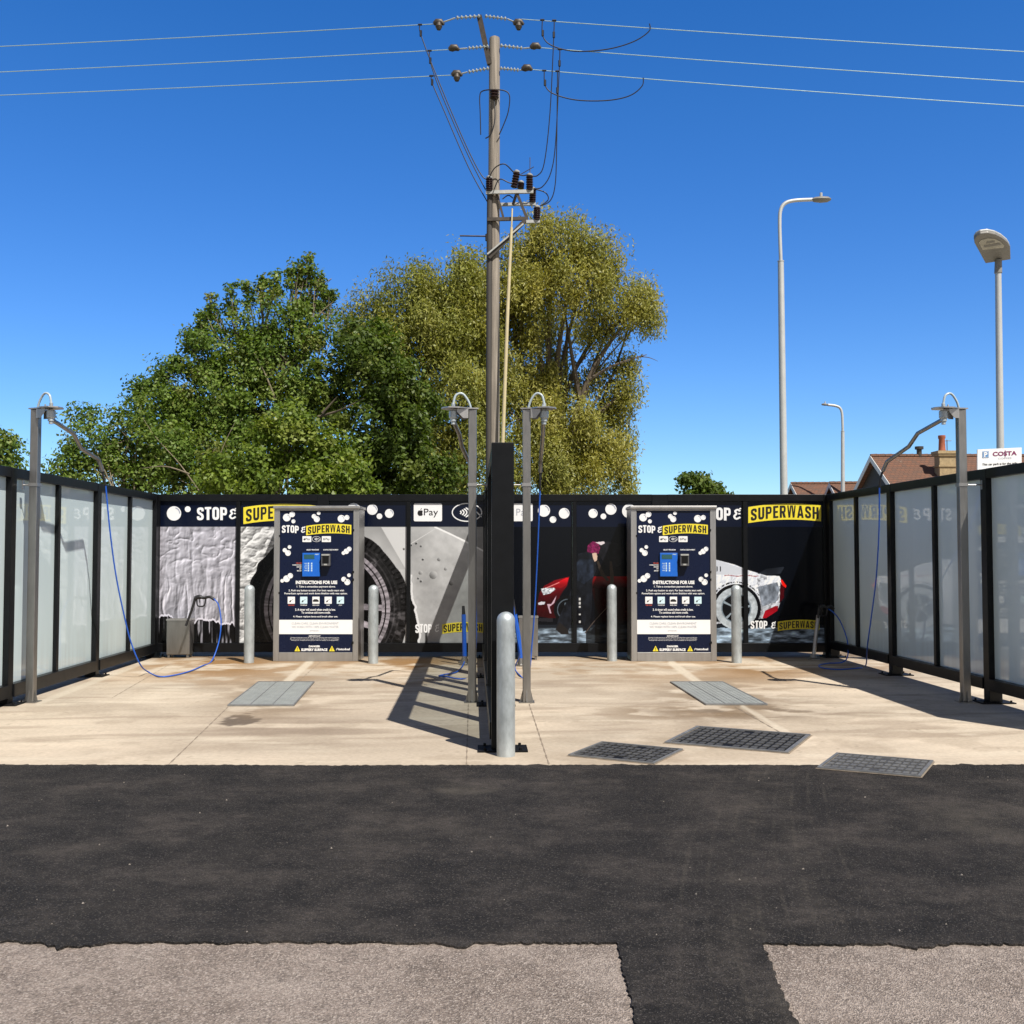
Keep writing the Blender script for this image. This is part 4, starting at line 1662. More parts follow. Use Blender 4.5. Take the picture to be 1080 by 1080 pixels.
tR, pR = back_screen('back screen of the right bay printed with a red car and a foamed white car', 524, 880,
                     [(520.6, 528), (687.5, 704), (868.5, 880)], [(603.8, 608), (783.5, 788)],
                     [(528.2, 603.6), (608.2, 687.3), (704.2, 783.3), (788.2, 868.3)], mural_right)
w1, s1 = MB(), MB()
i1 = MB()
pay_badge(w1, i1, 532, 561.8, 531, 549.7, FW, FS, 'g')
obj('pay_badge', w1, M['white'], pR[0])
w1 = MB()
for b_ in ((573.7, 538.6, 6.4), (583.2, 548, 3.5), (595, 541.4, 5.6)):
    bubble(w1, s1, *b_, FW, FS)
obj('bubbles', w1, M['white'], pR[0])
obj('lettering', i1, M['grey_print'], pR[0])
obj('bubble_shading', s1, M['shade_print'], pR[0])
w2, s2 = MB(), MB()
for b_ in ((625.5, 541.5, 4.8), (636.4, 544.6, 3), (644.3, 537, 5.9), (663.5, 539, 7.4)):
    bubble(w2, s2, *b_, FW, FS)
obj('bubbles', w2, M['white'], pR[1])
obj('bubble_shading', s2, M['shade_print'], pR[1])
w3 = MB()
stop_word(w3, 739, 535.8, 549.3, FW, 31.8)
put_word(w3, '&', 772.8, 781, 536.5, 548.5, FW, t=.24)
obj('lettering', w3, M['white'], pR[2])
y4, i4, w4 = MB(), MB(), MB()
banner(y4, i4, 789.2, 866, 531.8, 549, FW, t=.19)
obj('banner', y4, M['yellow'], pR[3])
y4 = MB()
banner(y4, i4, 820.3, 864.2, 654, 664, FW, t=.19)
stop_word(w4, 791.6, 655, 663.5, FW, 17.8)
put_word(w4, '&', 813, 817.8, 656, 663.3, FW, t=.24)
obj('banner', y4, M['yellow'], pR[3])
obj('lettering', MB().add([(v[0], v[1] - .003, v[2]) for v in i4.v], i4.f), M['ink'], pR[3])
obj('lettering', w4, M['white'], pR[3])


# ------------------------------------------------------------------ payment kiosks
def make_kiosk():
    base = G(332.85, 697.5)
    s = base.y / F * 1.0008
    x0, yf = base.x, base.y
    t = thing('payment_kiosk', (x0, yf, 0), 'steel kiosk with a navy instruction board standing in the left bay', 'kiosk', 'payment kiosks in the wash bays')
    X = lambda px: x0 + (px - 332.85) * s
    Z = lambda py: (697.5 - py) * s
    D = 0.50
    xl, xr = X(288), X(377.7)
    b = MB()
    b.box(xl, xr, yf + .03, yf + D, 0.0, Z(537.5))
    obj('cabinet', b, M['steel'], t, bevel=.004)
    fr = MB()
    sl, sr, st, sb = X(294.1), X(371.6), Z(539.2), Z(688.1)
    fr.box(xl + .001, sl, yf, yf + .029, .001, Z(537.7))
    fr.box(sr, xr - .001, yf, yf + .029, .001, Z(537.7))
    fr.box(sl + .001, sr - .001, yf + .001, yf + .029, .001, sb)
    fr.box(sl + .001, sr - .001, yf + .001, yf + .029, st, Z(537.7))
    obj('door_frame', fr, M['steel'], t, bevel=.003)
    lid = MB()
    lid.box(xl - .012, xr + .012, yf - .025, yf + D + .02, Z(537.5) + .001, Z(534.3))
    obj('lid', lid, M['steel'], t, bevel=.006)
    sg = MB()
    sg.box(sl + .001, sr - .001, yf + .012, yf + .029, sb + .001, st - .001)
    sign = obj('sign_board', sg, M['navy'], t)
    latch = MB()
    for z in (Z(560), Z(604), Z(612), Z(678)):
        latch.box(sr - .012, sr + .012, yf - .006, yf - .0005, z - .016, z + .016)
    for z in (Z(566), Z(626)):
        latch.box(sl - .01, sl + .01, yf - .006, yf - .0005, z - .012, z + .012)
    obj('catches', latch, M['black_matt'], t)
    # everything printed on the board, in the coordinates of a close-up of it
    KX = lambda cx: sl + (cx - 80) / 440 * (sr - sl)
    KZ = lambda cy: st - (cy - 108) / 847 * (st - sb)
    fw = lambda a, c: Vector((KX(a), yf + .0095, KZ(c)))
    fs = lambda a, c: Vector((KX(a), yf + .0075, KZ(c)))
    W, S, Y, I, Gp, Pb, Rd = MB(), MB(), MB(), MB(), MB(), MB(), MB()
    for b_ in ((120, 150, 23), (152, 131, 17), (160, 173, 12), (283, 143, 14), (300, 160, 18), (311, 124, 11), (447, 157, 22), (480, 150, 15),
               (110, 346, 13), (129, 363, 17), (138, 327, 11), (461, 363, 11), (478, 353, 16), (495, 339, 14),
               (122, 517, 20), (144, 499, 16), (96, 529, 11), (464, 520, 15), (485, 537, 18), (495, 496, 11)):
        put_disc(W, b_[0], b_[1], b_[2], (lambda k: lambda a, c: Vector((KX(a), yf + .0100 - .0002 * k, KZ(c))))(b_[0] % 7))
        pts = [(b_[0] + b_[2] * .72 * math.cos(R(a)), b_[1] + b_[2] * .72 * math.sin(R(a))) for a in range(-80, 11, 15)]
        put_strip(S, pts, b_[2] * .12, fs)
    obj('bubbles', W, M['white'], sign)
    W = MB()
    put_word(W, 'STOP', 91, 193, 198, 243, fw, t=.205, gap=.075, warp=lambda u: -4 * math.sin(u * 3.1) + 4 * u)
    put_word(W, '&', 204, 230, 205, 243, fw, t=.24)
    banner(Y, I, 237, 507, 190, 248, fw, t=.19)
    obj('banner', Y, M['yellow'], sign)
    Y = MB()
    I = MB().add([(v[0], v[1] - .003, v[2]) for v in I.v], I.f)
    for (x_a, x_b, kd) in ((215, 268, 'a'), (331, 385, 'g')):
        q = MB()
        pay_badge(q, I, x_a, x_b, 262, 297, fw, fs, kd)
        obj('pay_badge', q, M['white'], sign)
    q = MB()
    contactless(q, 298.5, 279.5, 25, 16, fw)
    obj('contactless_badge', q, M['white'], sign)
    put_text(W, 'SELECT PROGRAM', 240, 313, 339.5, 347.5, fw, .03)
    put_text(W, 'CONTACTLESS PAYMENT', 340, 430, 339.5, 347.5, fw, .03)
    for k, (tx, a) in enumerate((('WHEEL CLEANER', 178), ('POWERFOAM WASH', 156), ('RINSE', 182), ('WAX', 197), ('BRUSH', 184))):
        put_text(Rd if k < 1 else W, tx, a, 212, 420 + k * 11.5, 426.5 + k * 11.5, fw, .03)
    put_text(W, 'INSTRUCTIONS FOR USE', 177, 425, 528, 549, fw, .05)
    put_text(W, '1. Take a contactless payment above.', 183, 415, 558, 572, fw, .02)
    put_text(W, '2. Push any button to start. For best results start with', 135, 466, 581, 595, fw, .02)
    put_text(W, 'Powerfoam option and work down finishing with wax option.', 110, 486, 599, 613, fw, .02)
    for k, x in enumerate((130, 204, 277, 350, 423)):
        tgt = W if k in (0, 2, 3) else Pb
        tgt.face([fw(x, 666), fw(x + 43, 666), fw(x + 43, 624), fw(x, 624)])
        if k != 2:
            I.face([fs(x + 8, 657), fs(x + 20, 655), fs(x + 19, 646), fs(x + 15, 645)])
            put_strip(I, [(x + 19, 647), (x + 33, 640)], 1.6, fs)
        else:
            I.face([fs(x + 4, 654), fs(x + 4, 644), fs(x + 12, 639), fs(x + 28, 639), fs(x + 38, 646), fs(x + 38, 654)])
        put_text(Rd if k == 0 else W, ('WHEEL CLEANER', 'POWERFOAM', 'BRUSH WASH', 'RINSE', 'HOT WAX')[k], x + (2 if k < 3 else 12), x + (41 if k < 3 else 31), 671, 678, fw, .02)
    put_text(W, '3. A timer will sound when credit is low.', 175, 416, 694, 708, fw, .02)
    put_text(W, 'To continue add more credit.', 212, 386, 712, 725, fw, .02)
    put_text(W, '4. Please replace lance and brush after use.', 163, 430, 737, 750, fw, .02)
    q = MB()
    q.face([fw(78.5, 847), fw(521.5, 847), fw(521.5, 762), fw(78.5, 762)])
    obj('white_band', q, M['white'], sign)
    put_text(Gp, 'CLEAN CARS, CLEAN ENVIRONMENT', 155, 435, 777, 791, fs, .0)
    put_text(Gp, 'WE WASH WITH 100% CLEAN WATER', 155, 435, 797, 811, fs, .0)
    put_text(Gp, 'please', 264, 316, 821, 833, fs, .0)
    put_text(W, 'IMPORTANT', 258, 328, 855, 862, fw, .03)
    for k, tx in enumerate(('Always hold the lance firmly before starting the wash program', 'Do not point the lance at people, animals or loose trim and badges', 'Vehicles are washed at the owners risk, no liability is accepted here')):
        put_text(W, tx, 147 + 4 * (k == 2), 438 - 4 * (k == 2), 865 + k * 8.3, 871.5 + k * 8.3, fw, 0)
    put_text(W, 'DANGER', 258, 326, 914, 926, fw, .05)
    put_text(W, 'SLIPPERY SURFACE', 213, 369, 932, 948, fw, .05)
    for cx in (190, 396):
        q = MB()
        q.face([fw(cx - 17, 949), fw(cx + 17, 949), fw(cx, 916)])
        obj('warning_triangle', q, M['yellow'], sign)
        put_strip(I, [(cx, 926), (cx, 939)], 3, fs)
        put_strip(I, [(cx, 941.5), (cx, 945)], 3, fs)
    put_text(W, 'istobal', 434, 503, 930, 943, fw, .03)
    put_strip(W, rnd([(421, 944), (424, 933), (431, 930), (430, 937), (423, 939)], 3), 1.8, fw)
    obj('lettering', W, M['white'], sign)
    obj('bubble_shading', S, M['shade_print'], sign)
    obj('dark_print', I, M['ink'], sign)
    obj('grey_print', Gp, M['grey_print'], sign)
    obj('icon_print', Pb, M['pale_blue'], sign)
    obj('red_print', Rd, M['red'], sign)
    # keypad and card reader stand proud of the board
    k = MB()
    k.box(KX(218), KX(322), yf - .020, yf + .0118, KZ(503), KZ(362))
    kp = obj('keypad', k, M['key_blue'], t, bevel=.003)
    q = MB()
    q.box(KX(228), KX(290), yf - .023, yf - .0202, KZ(398), KZ(372))
    obj('screen', q, M['lcd'], kp)
    fk = lambda a, c: Vector((KX(a), yf - .0212, KZ(c)))
    q = MB()
    put_text(q, 'CREDIT', 292, 316, 368, 374, fk, .03)
    for j in range(5):
        y = 421 + j * 11
        for x in (251, 270):
            q.face([fk(x, y + 7), fk(x + 8, y + 7), fk(x + 8, y), fk(x, y)])
        q.face([fk(230 + 3 * (j % 2), y + 4.5), fk(247, y + 4.5), fk(247, y + 2), fk(230 + 3 * (j % 2), y + 2)])
    obj('button_print', q, M['pale_blue'], kp)
    c = MB()
    c.box(KX(335), KX(387), yf - .075, yf + .0118, KZ(440), KZ(368))
    cr = obj('card_reader', c, M['reader'], t, bevel=.006)
    q = MB()
    q.box(KX(342), KX(380), yf - .079, yf - .0752, KZ(424), KZ(382))
    obj('screen', q, M['black_matt'], cr)
    q = MB()
    q.box(KX(337), KX(385), yf - .085, yf - .0752, KZ(378), KZ(369.5))
    q.box(KX(352), KX(370), yf - .081, yf - .0752, KZ(436), KZ(427))
    obj('reader_trim', q, M['gal'], cr)
    return t, base


kiosk, kb = make_kiosk()
k2 = copy_tree(kiosk)
k2.location = (G(709.6, 696.5).x, kb.y + .0, 0)
k2['label'] = 'steel kiosk with a navy instruction board standing in the right bay'

# ------------------------------------------------------------------ bollards
BL = [(262.5, 699, 'galvanised bollard in the left bay, on the side of the foam lance holder'), (393.5, 699.5, 'galvanised bollard in the left bay, on the divider side of the kiosk'),
      (645.5, 697, 'galvanised bollard in the right bay, on the divider side of the kiosk'), (777, 699, 'galvanised bollard in the right bay, before the white car print'),
      (533.5, 797, 'nearest and tallest looking galvanised bollard, before the end of the divider')]
proto = None
for (px, py, lab) in BL:
    g = G(px, py)
    if proto is None:
        mb = MB()
        r = .066
        mb.lathe(g, [(r, -.002), (r, .94)] + [(r * math.cos(R(a)), .965 + .062 * math.sin(R(a))) for a in (0, 15, 30, 45, 60, 75, 88)], 32)
        proto = solo('bollard', mb, M['zinc'], (g.x, g.y, 0), lab, 'bollard', 'galvanised bollards', smooth=True)
    else:
        o = proto.copy()
        C.objects.link(o)
        o.location = (g.x, g.y, 0)
        o['label'] = lab


# ------------------------------------------------------------------ hose booms
def boom(label, px, side, arm, swivel, rodx, drop):
    """side: +1 the head plate reaches right of the post, -1 left"""
    g = G(px, 740.5)
    H = 2.855
    t = thing('wash_boom', (g.x, g.y, 0), label, 'hose boom', 'stainless hose booms')
    h = .039
    p = MB()
    p.box(g.x - h, g.x + h, g.y - h, g.y + h, .008, H)
    po = obj('post', p, M['steel_warm'], t, bevel=.006)
    b = MB()
    b.box(g.x - .075, g.x + .075, g.y - .075, g.y + .075, 0, .008)
    for sx, sy in ((1, 0), (-1, 0), (0, 1), (0, -1)):
        a = Vector((g.x + sx * h, g.y + sy * h, .008))
        w_ = Vector((sy, sx, 0)) * .004
        b.prism([a - w_, a + Vector((sx * .028, sy * .028, 0)) - w_, a + Vector((0, 0, .11)) - w_], w_ * 2)
    obj('base_plate', b, M['steel_warm'], t)
    sw = Vector((swivel[0], swivel[1], 0))
    d = (sw - Vector((g.x, g.y, 0)))
    ln = d.length
    d.normalize()
    n = Vector((-d.y, d.x, 0))
    o = Vector((g.x, g.y, 0))
    # head: flat plate with pointed end, side cheeks under it
    pl = MB()
    zz = H + .002
    out = [(-.05, -.05), (.06, -.05), (ln - .05, -.10), (ln + .06, -.10), (ln + .115, -.03), (ln + .115, .03), (ln + .06, .10), (ln - .05, .10), (.06, .05), (-.05, .05)]
    pl.prism([o + d * a + n * c + Vector((0, 0, zz)) for a, c in out], (0, 0, .012))
    for c in (-.05, .044):
        q = [(.05, H - .002), (.05, H - .09), (.10, H - .09), (ln - .03, H - .03), (ln - .03, H - .002)]
        pl.prism([o + d * a + n * c + Vector((0, 0, z)) for a, z in q], n * .006)
    obj('head_plate', pl, M['steel'], t)
    s = MB()
    s.lathe((sw.x, sw.y, 0), [(.030, H - .012), (.042, H - .02), (.042, H - .085), (.030, H - .095), (.030, H - .12), (.020, H - .125), (.020, H - .15)], 18)
    s.lathe((sw.x, sw.y, 0), [(.018, H + .014), (.018, H + .055), (.013, H + .06)], 12)
    for k in (-1, 1):
        q = sw + n * .075 * k
        s.lathe((q.x, q.y, 0), [(.009, H + .014), (.009, H + .035), (.004, H + .036)], 6)
    obj('swivel', s, M['zinc'], t, smooth=True)
    # boom arm
    a = MB()
    pts = [sw + Vector((0, 0, H - .11))] + arm
    a.tube(pts, .021, 12)
    m = pts[0]
    e = pts[0].lerp(pts[1], .75)
    a.prism([m + Vector((0, 0, -.025)), m + Vector((0, 0, .055)), e + Vector((0, 0, .022)), e + Vector((0, 0, -.005))], n * .005)
    obj('arm', a, M['steel_warm'], t, smooth=True)
    hp = MB()
    top = Vector((g.x + d.x * .015, g.y + d.y * .015, H - .01))
    e = sw + Vector((0, 0, H + .05))
    pk = H + .155
    hp.tube(smooth_path([top + Vector((0, 0, .012)), top.lerp(e, .16) + Vector((0, 0, .085)), (top.lerp(e, .5)).xy.to_3d() + Vector((0, 0, pk)), (top.lerp(e, .86)).xy.to_3d() + Vector((0, 0, pk - .02)), e], 7), .0115, 10)
    obj('feed_hose', hp, M['hose_clear'], t, smooth=True)
    # tie to the screen
    r_ = MB()
    z = 2.115
    r_.tube([(g.x + (h if rodx > g.x else -h), g.y, z), (rodx, g.y, z)], .007, 8)
    r_.box(min(rodx, rodx + .008), max(rodx, rodx + .008), g.y - .02, g.y + .02, z - .045, z + .045)
    r_.box(g.x - h - .006, g.x + h + .006, g.y - h - .006, g.y + h + .006, z - .016, z + .016)
    obj('tie_rod', r_, M['steel'], t)
    return t


ZA = lambda *p: [P(*q) for q in p]
boom('slim steel hose boom with a cranked arm before the sunlit left screen', 32.5, 1,
     ZA((60, 446, 10.0), (78, 458, 10.45), (85.5, 473, 10.6), (104, 484.5, 11.2), (108, 497, 11.25)), P(54, 432, 9.95), Lline(9.87) + .068, 0)
boom('slim steel hose boom with a cranked arm before the shaded right screen', 1018.5, -1,
     ZA((995, 442, 9.98), (968, 457, 10.4), (958.5, 471, 10.55), (935.5, 487, 11.1), (931, 497, 11.15)), P(995, 432, 9.98), Rline(9.92) - .07, 0)
boom('steel hose boom left of the central divider with its arm pointing away', 498, -1,
     ZA((479, 446, 10.02), (484.5, 458, 10.4), (487, 471, 10.55), (495.5, 489, 11.2), (497, 500, 11.25)), P(478, 436, 9.98), Dline(9.97) - .083, 0)
boom('steel hose boom right of the central divider with its arm pointing away', 555.5, 1,
     ZA((573, 446, 10.02), (572.5, 459, 10.4), (571.5, 472, 10.55), (570, 488, 11.2), (570, 498, 11.25)), P(574, 436, 9.98), Dline(9.97) + .083, 0)


# ------------------------------------------------------------------ hoses, lances and their holders
def hose(label, black, blue, gun=None, r=.0082):
    root = black[0]
    t = thing('pressure_hose', root, label, 'hose', 'blue pressure hoses hanging from the booms')
    mb = MB()
    mb.tube(smooth_path(black, 5), .012, 10)
    obj('black_end', mb, M['hose_black'], t, smooth=True)
    mb = MB()
    mb.tube(smooth_path(blue, 8), r, 10)
    obj('blue_hose', mb, M['hose'], t, smooth=True)
    return t


def Gz(px, py):
    return G(px, py, .013)


hose('blue hose swooping from the left boom over the concrete to its lance', ZA((108, 497, 11.25), (109.5, 504, 11.27), (111.5, 512, 11.3)),
     ZA((111.5, 512, 11.3), (116, 560, 11.4), (122, 605, 11.55), (130, 645, 11.7), (138, 677, 11.85), (148, 701, 11.98)) + [Gz(157, 709), Gz(168, 713.5), Gz(182, 712.5), Gz(200, 708), Gz(214, 702), Gz(223, 697.5)] +
     ZA((230, 680, 13.8), (233, 662, 13.85), (232.5, 648, 13.88), (230, 637, 13.9), (225.5, 631.5, 13.9)))
hose('blue hose hanging from the right boom to a coil in the shade', ZA((931, 497, 11.15), (928.5, 505, 11.17), (927.5, 514, 11.2)),
     ZA((927.5, 514, 11.2), (927, 560, 11.4), (924, 610, 11.8), (919, 650, 12.1)) + ZA((915, 680, 12.3),) + [Gz(913, 702), Gz(905, 704.5), Gz(885, 706), Gz(868, 704.5), Gz(864, 701.5), Gz(874, 699.5), Gz(888, 698.5)] +
     ZA((894, 692, 13.5), (893.5, 675, 13.7), (886, 655, 13.9), (878, 645, 14.0), (872, 642, 14.05)))
hose('blue hose running down behind the boom post left of the divider', ZA((497, 500, 11.25), (497.5, 510, 11.27), (498, 520, 11.3)),
     ZA((498, 520, 11.3), (500, 580, 11.45), (502, 640, 11.6), (502, 680, 11.7)) + [Gz(498, 712), Gz(486, 716), Gz(470, 713.5), Gz(463, 713), Gz(468, 711.5), Gz(482, 708.5)] + ZA((489, 700, 13.2), (490, 692, 13.3)))
hose('blue hose hanging in view right of the divider, down behind a steel box', ZA((570, 498, 11.25), (569.7, 508, 11.27), (569.5, 517, 11.3)),
     ZA((569.5, 517, 11.3), (567, 580, 11.45), (564, 640, 11.6), (561, 680, 11.7)) + [Gz(557, 716), Gz(548, 712), Gz(543, 704)] + ZA((548, 690, 12.6), (545, 668, 12.55), (541.5, 640, 12.5), (540.5, 627, 12.5)))


def holder_box(label, x0, x1, yt, yb, dep):
    g = G((x0 + x1) / 2, yb)
    Y = g.y
    xa, xb = P(x0, 670, Y).x, P(x1, 670, Y).x
    H = P(540, yt, Y).z
    t = thing('lance_holder', (g.x, Y, 0), label, 'lance holder', 'steel lance holders')
    b = MB()
    b.box(xa, xb, Y, Y + dep, .045, H - .022)
    obj('bin', b, M['steel_warm'], t, bevel=.008)
    r_ = MB()
    for (u0, u1, v0, v1) in ((xa - .005, xb + .005, Y - .005, Y + .02), (xa - .005, xb + .005, Y + dep - .02, Y + dep + .005), (xa - .005, xa + .02, Y + .0205, Y + dep - .0205), (xb - .02, xb + .005, Y + .0205, Y + dep - .0205)):
        r_.box(u0, u1, v0, v1, H - .021, H)
    obj('rim', r_, M['steel'], t)
    f = MB()
    for u in (xa + .015, xb - .045):
        for v in (Y + .012, Y + dep - .045):
            f.box(u, u + .03, v, v + .03, 0, .0445)
    obj('feet', f, M['steel_warm'], t)
    return t, Vector((g.x, Y + dep / 2, H))


def tube_holder(label, x0, y0, x1, y1, Y):
    """leaning steel holster tube from its foot (x1,y1) up to (x0,y0)"""
    foot = G(x1, y1)
    top = P(x0, y0, foot.y + .08)
    t = thing('lance_holder', foot, label, 'lance holder', 'steel lance holders')
    b = MB()
    b.tube([foot + Vector((0, 0, .03)), top], .026, 14)
    obj('tube', b, M['steel'], t, smooth=True)
    f = MB()
    f.lathe(foot, [(.085, 0), (.085, .012), (.05, .03), (.035, .07)], 18)
    obj('foot', f, M['steel_warm'], t, smooth=True)
    return t, top


holder_box('squat steel lance box on the concrete in the corner of the left bay', 175.5, 200, 653, 694, .21)
holder_box('tall steel lance box half hidden by the boom right of the divider', 547, 567.5, 650, 696, .20)
tube_holder('slim steel lance tube in the dark corner of the right bay', 863, 649, 858, 695.5, 0)
tube_holder('slim steel lance tube beside the yellow banner left of the divider', 490.5, 690, 490, 699, 0)


def lance(label, pts, gun, fwd):
    root = pts[0]
    t = thing('spray_lance', root, label, 'spray lance', 'spray lances')
    mb = MB()
    mb.tube(pts, [.016, .016, .019], 10)
    obj('barrel', mb, M['hose_black'], t, smooth=True)
    g = MB()
    a = pts[-1]
    d = Vector(fwd)
    g.tube(smooth_path([a, a + d * .05 + Vector((0, 0, .02)), a + d * .12 + Vector((0, 0, .005)), a + d * .20 + Vector((0, 0, .02)), a + d * .27 + Vector((0, 0, -.02))], 5), [.030] * 8 + [.020] * 13, 10)
    obj('grip', g, M['hose_black'], t, smooth=True)
    q = MB()
    q.tube(smooth_path([a + d * .02 + Vector((0, 0, -.01)), a + d * .035 + Vector((0, 0, -.10)), a + d * .12 + Vector((0, 0, -.10)), a + d * .145 + Vector((0, 0, -.01))], 5), .010, 8)
    q.tube([a + d * .05, a + d * .06 + Vector((0, 0, -.06))], .006, 6)
    obj('trigger_guard', q, M['hose_black'], t, smooth=True)
    return t


lance('black spray lance standing in the squat steel box', [P(196, 660, 13.95), P(202, 644, 13.95), P(206, 631, 13.95)], None, (1, -.08, 0))
lance('black spray lance lodged in the slim tube in the dark corner', [P(862.8, 652, 14.0), P(863.4, 646, 14.0), P(864.5, 641, 14.0)], None, (.75, .1, 0))
# the two upright foam brushes by the divider: blue sleeves
for (lab, pts) in (('foam brush handle in a blue sleeve, upright left of the divider', [(490, 692, 13.3), (489.5, 670, 13.3), (489, 648, 13.3), (488.6, 639, 13.3)]),
                   ('foam brush handle in a blue sleeve, leaning right of the divider', [(549, 694, 13.2), (547, 672, 13.15), (543, 648, 13.1), (541, 632, 13.1)])):
    q = ZA(*pts)
    t = thing('foam_brush', q[0], lab, 'foam brush', 'foam brushes by the divider')
    mb = MB()
    mb.tube([q[0], q[1], q[2]], .028, 12)
    obj('sleeve', mb, M['hose'], t, smooth=True)
    mb = MB()
    mb.tube([q[2], q[3]], [.024, .018], 10)
    obj('handle', mb, M['hose_black'], t, smooth=True)
    mb = MB()
    b0 = q[0]
    mb.lathe((b0.x, b0.y, 0), [(.07, 0.001), (.07, .015), (.04, .03), (.034, b0.z)], 14)
    obj('foot', mb, M['steel_warm'], t, smooth=True)

# ------------------------------------------------------------------ utility pole, its gear and the wires
YP = 24.0
pu = lambda px, py, dy=0.0: P(px, py, YP + dy)
base = P(519.3, 640, YP)
pt = thing('utility_pole', (base.x, YP, -.09), 'tall weathered wooden utility pole with switchgear behind the screens', 'utility pole')
mb = MB()
tp = pu(521.6, 39)
mb.tube([Vector((base.x, YP, -.09)), base.lerp(tp, .5), tp - Vector((0, 0, .10)), tp - Vector((0, 0, .03)), tp], [.165, .145, .128, .120, .07], 20)
obj('shaft', mb, M['wood_pole'], pt, smooth=True)
mb = MB()
mb.tube([pu(515.2, 560, -.13), pu(515.6, 400, -.125), pu(516.2, 250, -.12), pu(516.8, 190, -.115)], .07, 10)
obj('cable_guard', mb, M['wood_dark'], pt, smooth=True)
mb = MB()
mb.beam(pu(505.5, 17, -.02), pu(516.5, 68, -.06), .10, .12)
obj('top_bracket', mb, M['bell'], pt)


def insulator_string(a, b, n=5, r=.055):
    s = MB()
    a, b = Vector(a), Vector(b)
    pts, rs = [], []
    for i in range(n):
        for k, rr in ((0.1, .3), (.35, 1), (.55, 1), (.8, .3)):
            pts.append(a.lerp(b, (i + k) / n))
            rs.append(r * rr)
    s.tube(pts, rs, 10)
    return s


for (x0, y0, x1, y1, bx, by, bell) in ((507, 17, 480, 19, 463, 25, 1), (511, 17, 535, 20, 547, 25, 1), (516, 49, 493, 51, 479, 52, 0), (527, 48, 552, 51, 565, 50, 0), (516, 72, 493, 76, 482, 79, 1), (527, 72, 548, 74, 556, 73, 0)):
    a, b, c = pu(x0, y0, -.1), pu(x1, y1, -.1), pu(bx, by, -.1)
    s = insulator_string(a, b, 6, .046)
    s.tube([b, c], .018, 6)
    io = obj('strain_insulator', s, M['insul_pale'], pt, smooth=True)
    q = MB()
    q.tube([c + Vector((-.13, 0, 0)), c + Vector((-.06, 0, .03)), c + Vector((.05, 0, .04)), c + Vector((.12, 0, -.02))], [.04, .085, .075, .03], 10)
    if bell: q.tube([c + Vector((.0, -.04, .0)), c + Vector((.0, -.05, -.10)), c + Vector((.0, -.05, -.17))], [.05, .085, .05], 10)
    obj('end_fitting', q, M['bell'], io, smooth=True)


def ribbed(a, b, r, n=6):
    s = MB()
    a, b = Vector(a), Vector(b)
    pts, rs = [], []
    for i in range(n):
        for k, rr in ((.02, .62), (.3, 1), (.6, 1), (.95, .62)):
            pts.append(a.lerp(b, (i + k) / n))
            rs.append(r * rr)
    s.tube(pts, rs, 12)
    return s


mb = MB()
mb.beam(pu(512.5, 203, -.22), pu(562.5, 202, -.22), .07, .08)
mb.beam(pu(517, 216, .25), pu(565, 215, .25), .07, .07)
mb.beam(pu(555, 234, -.25), pu(569.5, 233.5, -.25), .07, .07)
obj('crossarm', mb, M['gal'], pt)
mb = MB()
mb.beam(pu(514, 231.5, -.2), pu(557, 230.5, -.2), .06, .08)
mb.beam(pu(515.5, 272, -.2), pu(555, 231.5, -.2), .07, .09)
mb.beam(pu(524, 204, -.15), pu(531, 230, -.15), .05, .05)
mb.beam(pu(545, 203, -.2), pu(556, 231, -.2), .05, .06)
mb.beam(pu(546, 200, -.1), pu(541, 216, .1), .05, .05)
obj('brace', mb, M['bell'], pt)
mb = MB()
mb.beam(pu(514, 268, -.27), pu(552, 236, -.27), .03, .035)
obj('brace_edge', mb, M['gal'], pt)
for (x0, y0, x1, y1, dy) in ((516, 202, 516, 188, -.22), (542, 198, 545, 182, -.22), (558.5, 201, 558.5, 185.5, -.22), (520, 214, 520.5, 204.5, .25), (561.5, 214, 562, 200, .25), (566, 232.5, 566.5, 219, -.25), (549, 199, 549.5, 193, .3)):
    a, b = pu(x0, y0, dy), pu(x1, y1, dy)
    io = obj('post_insulator', ribbed(a, b, .085), M['insul'], pt, smooth=True)
    q = MB()
    q.tube([b, b + Vector((0, 0, .03)), b + Vector((0, 0, .06))], [.07, .075, .03], 10)
    obj('cap', q, M['gal'], io, smooth=True)
io = obj('post_insulator', ribbed(pu(521.3, 104, -.2), pu(521.3, 95, -.2), .11, 3), M['insul'], pt, smooth=True)
mb = MB()
for pts in ([(507, 142, -.2), (506.5, 120, -.2), (506, 102, -.2), (509, 96, -.2), (521, 94.5, -.22), (533, 96, -.2), (537.5, 102, -.2), (536, 118, -.2), (531, 132, -.2), (526.5, 142, -.2)],
            [(516, 187, -.3), (522, 177, -.3), (532, 173, -.3), (541, 181, -.22)], [(521, 200, -.3), (527, 189, -.3), (538, 193, -.3), (548, 192, -.2)], [(541, 181, -.22), (550, 185, -.22), (558, 184, -.22)],
            [(512, 146, -.22), (518, 141, -.24), (522, 125, -.24), (521, 105, -.22)], [(530, 210, 0), (536, 206, 0), (541, 209, 0)], [(562, 199, .2), (575, 203, .2), (578, 211, .2), (567, 219, 0)]):
    mb.tube(smooth_path([pu(*q) for q in pts], 5), .014, 6)
obj('jumper_cable', mb, M['cable'], pt, smooth=True)
mb = MB()
mb.tube([pu(485, 248.7, -.1), pu(515, 249.2, -.1)], .018, 6)
mb.tube([pu(514, 247, -.1), pu(514, 254, -.1)], .05, 6)
mb.tube([pu(549, 184, -.2), pu(563, 176, -.2)], .01, 5)
mb.tube([pu(559, 184, -.2), pu(559, 166, -.2)], .01, 5)
obj('spike', mb, M['bell'], pt)
mb = MB()
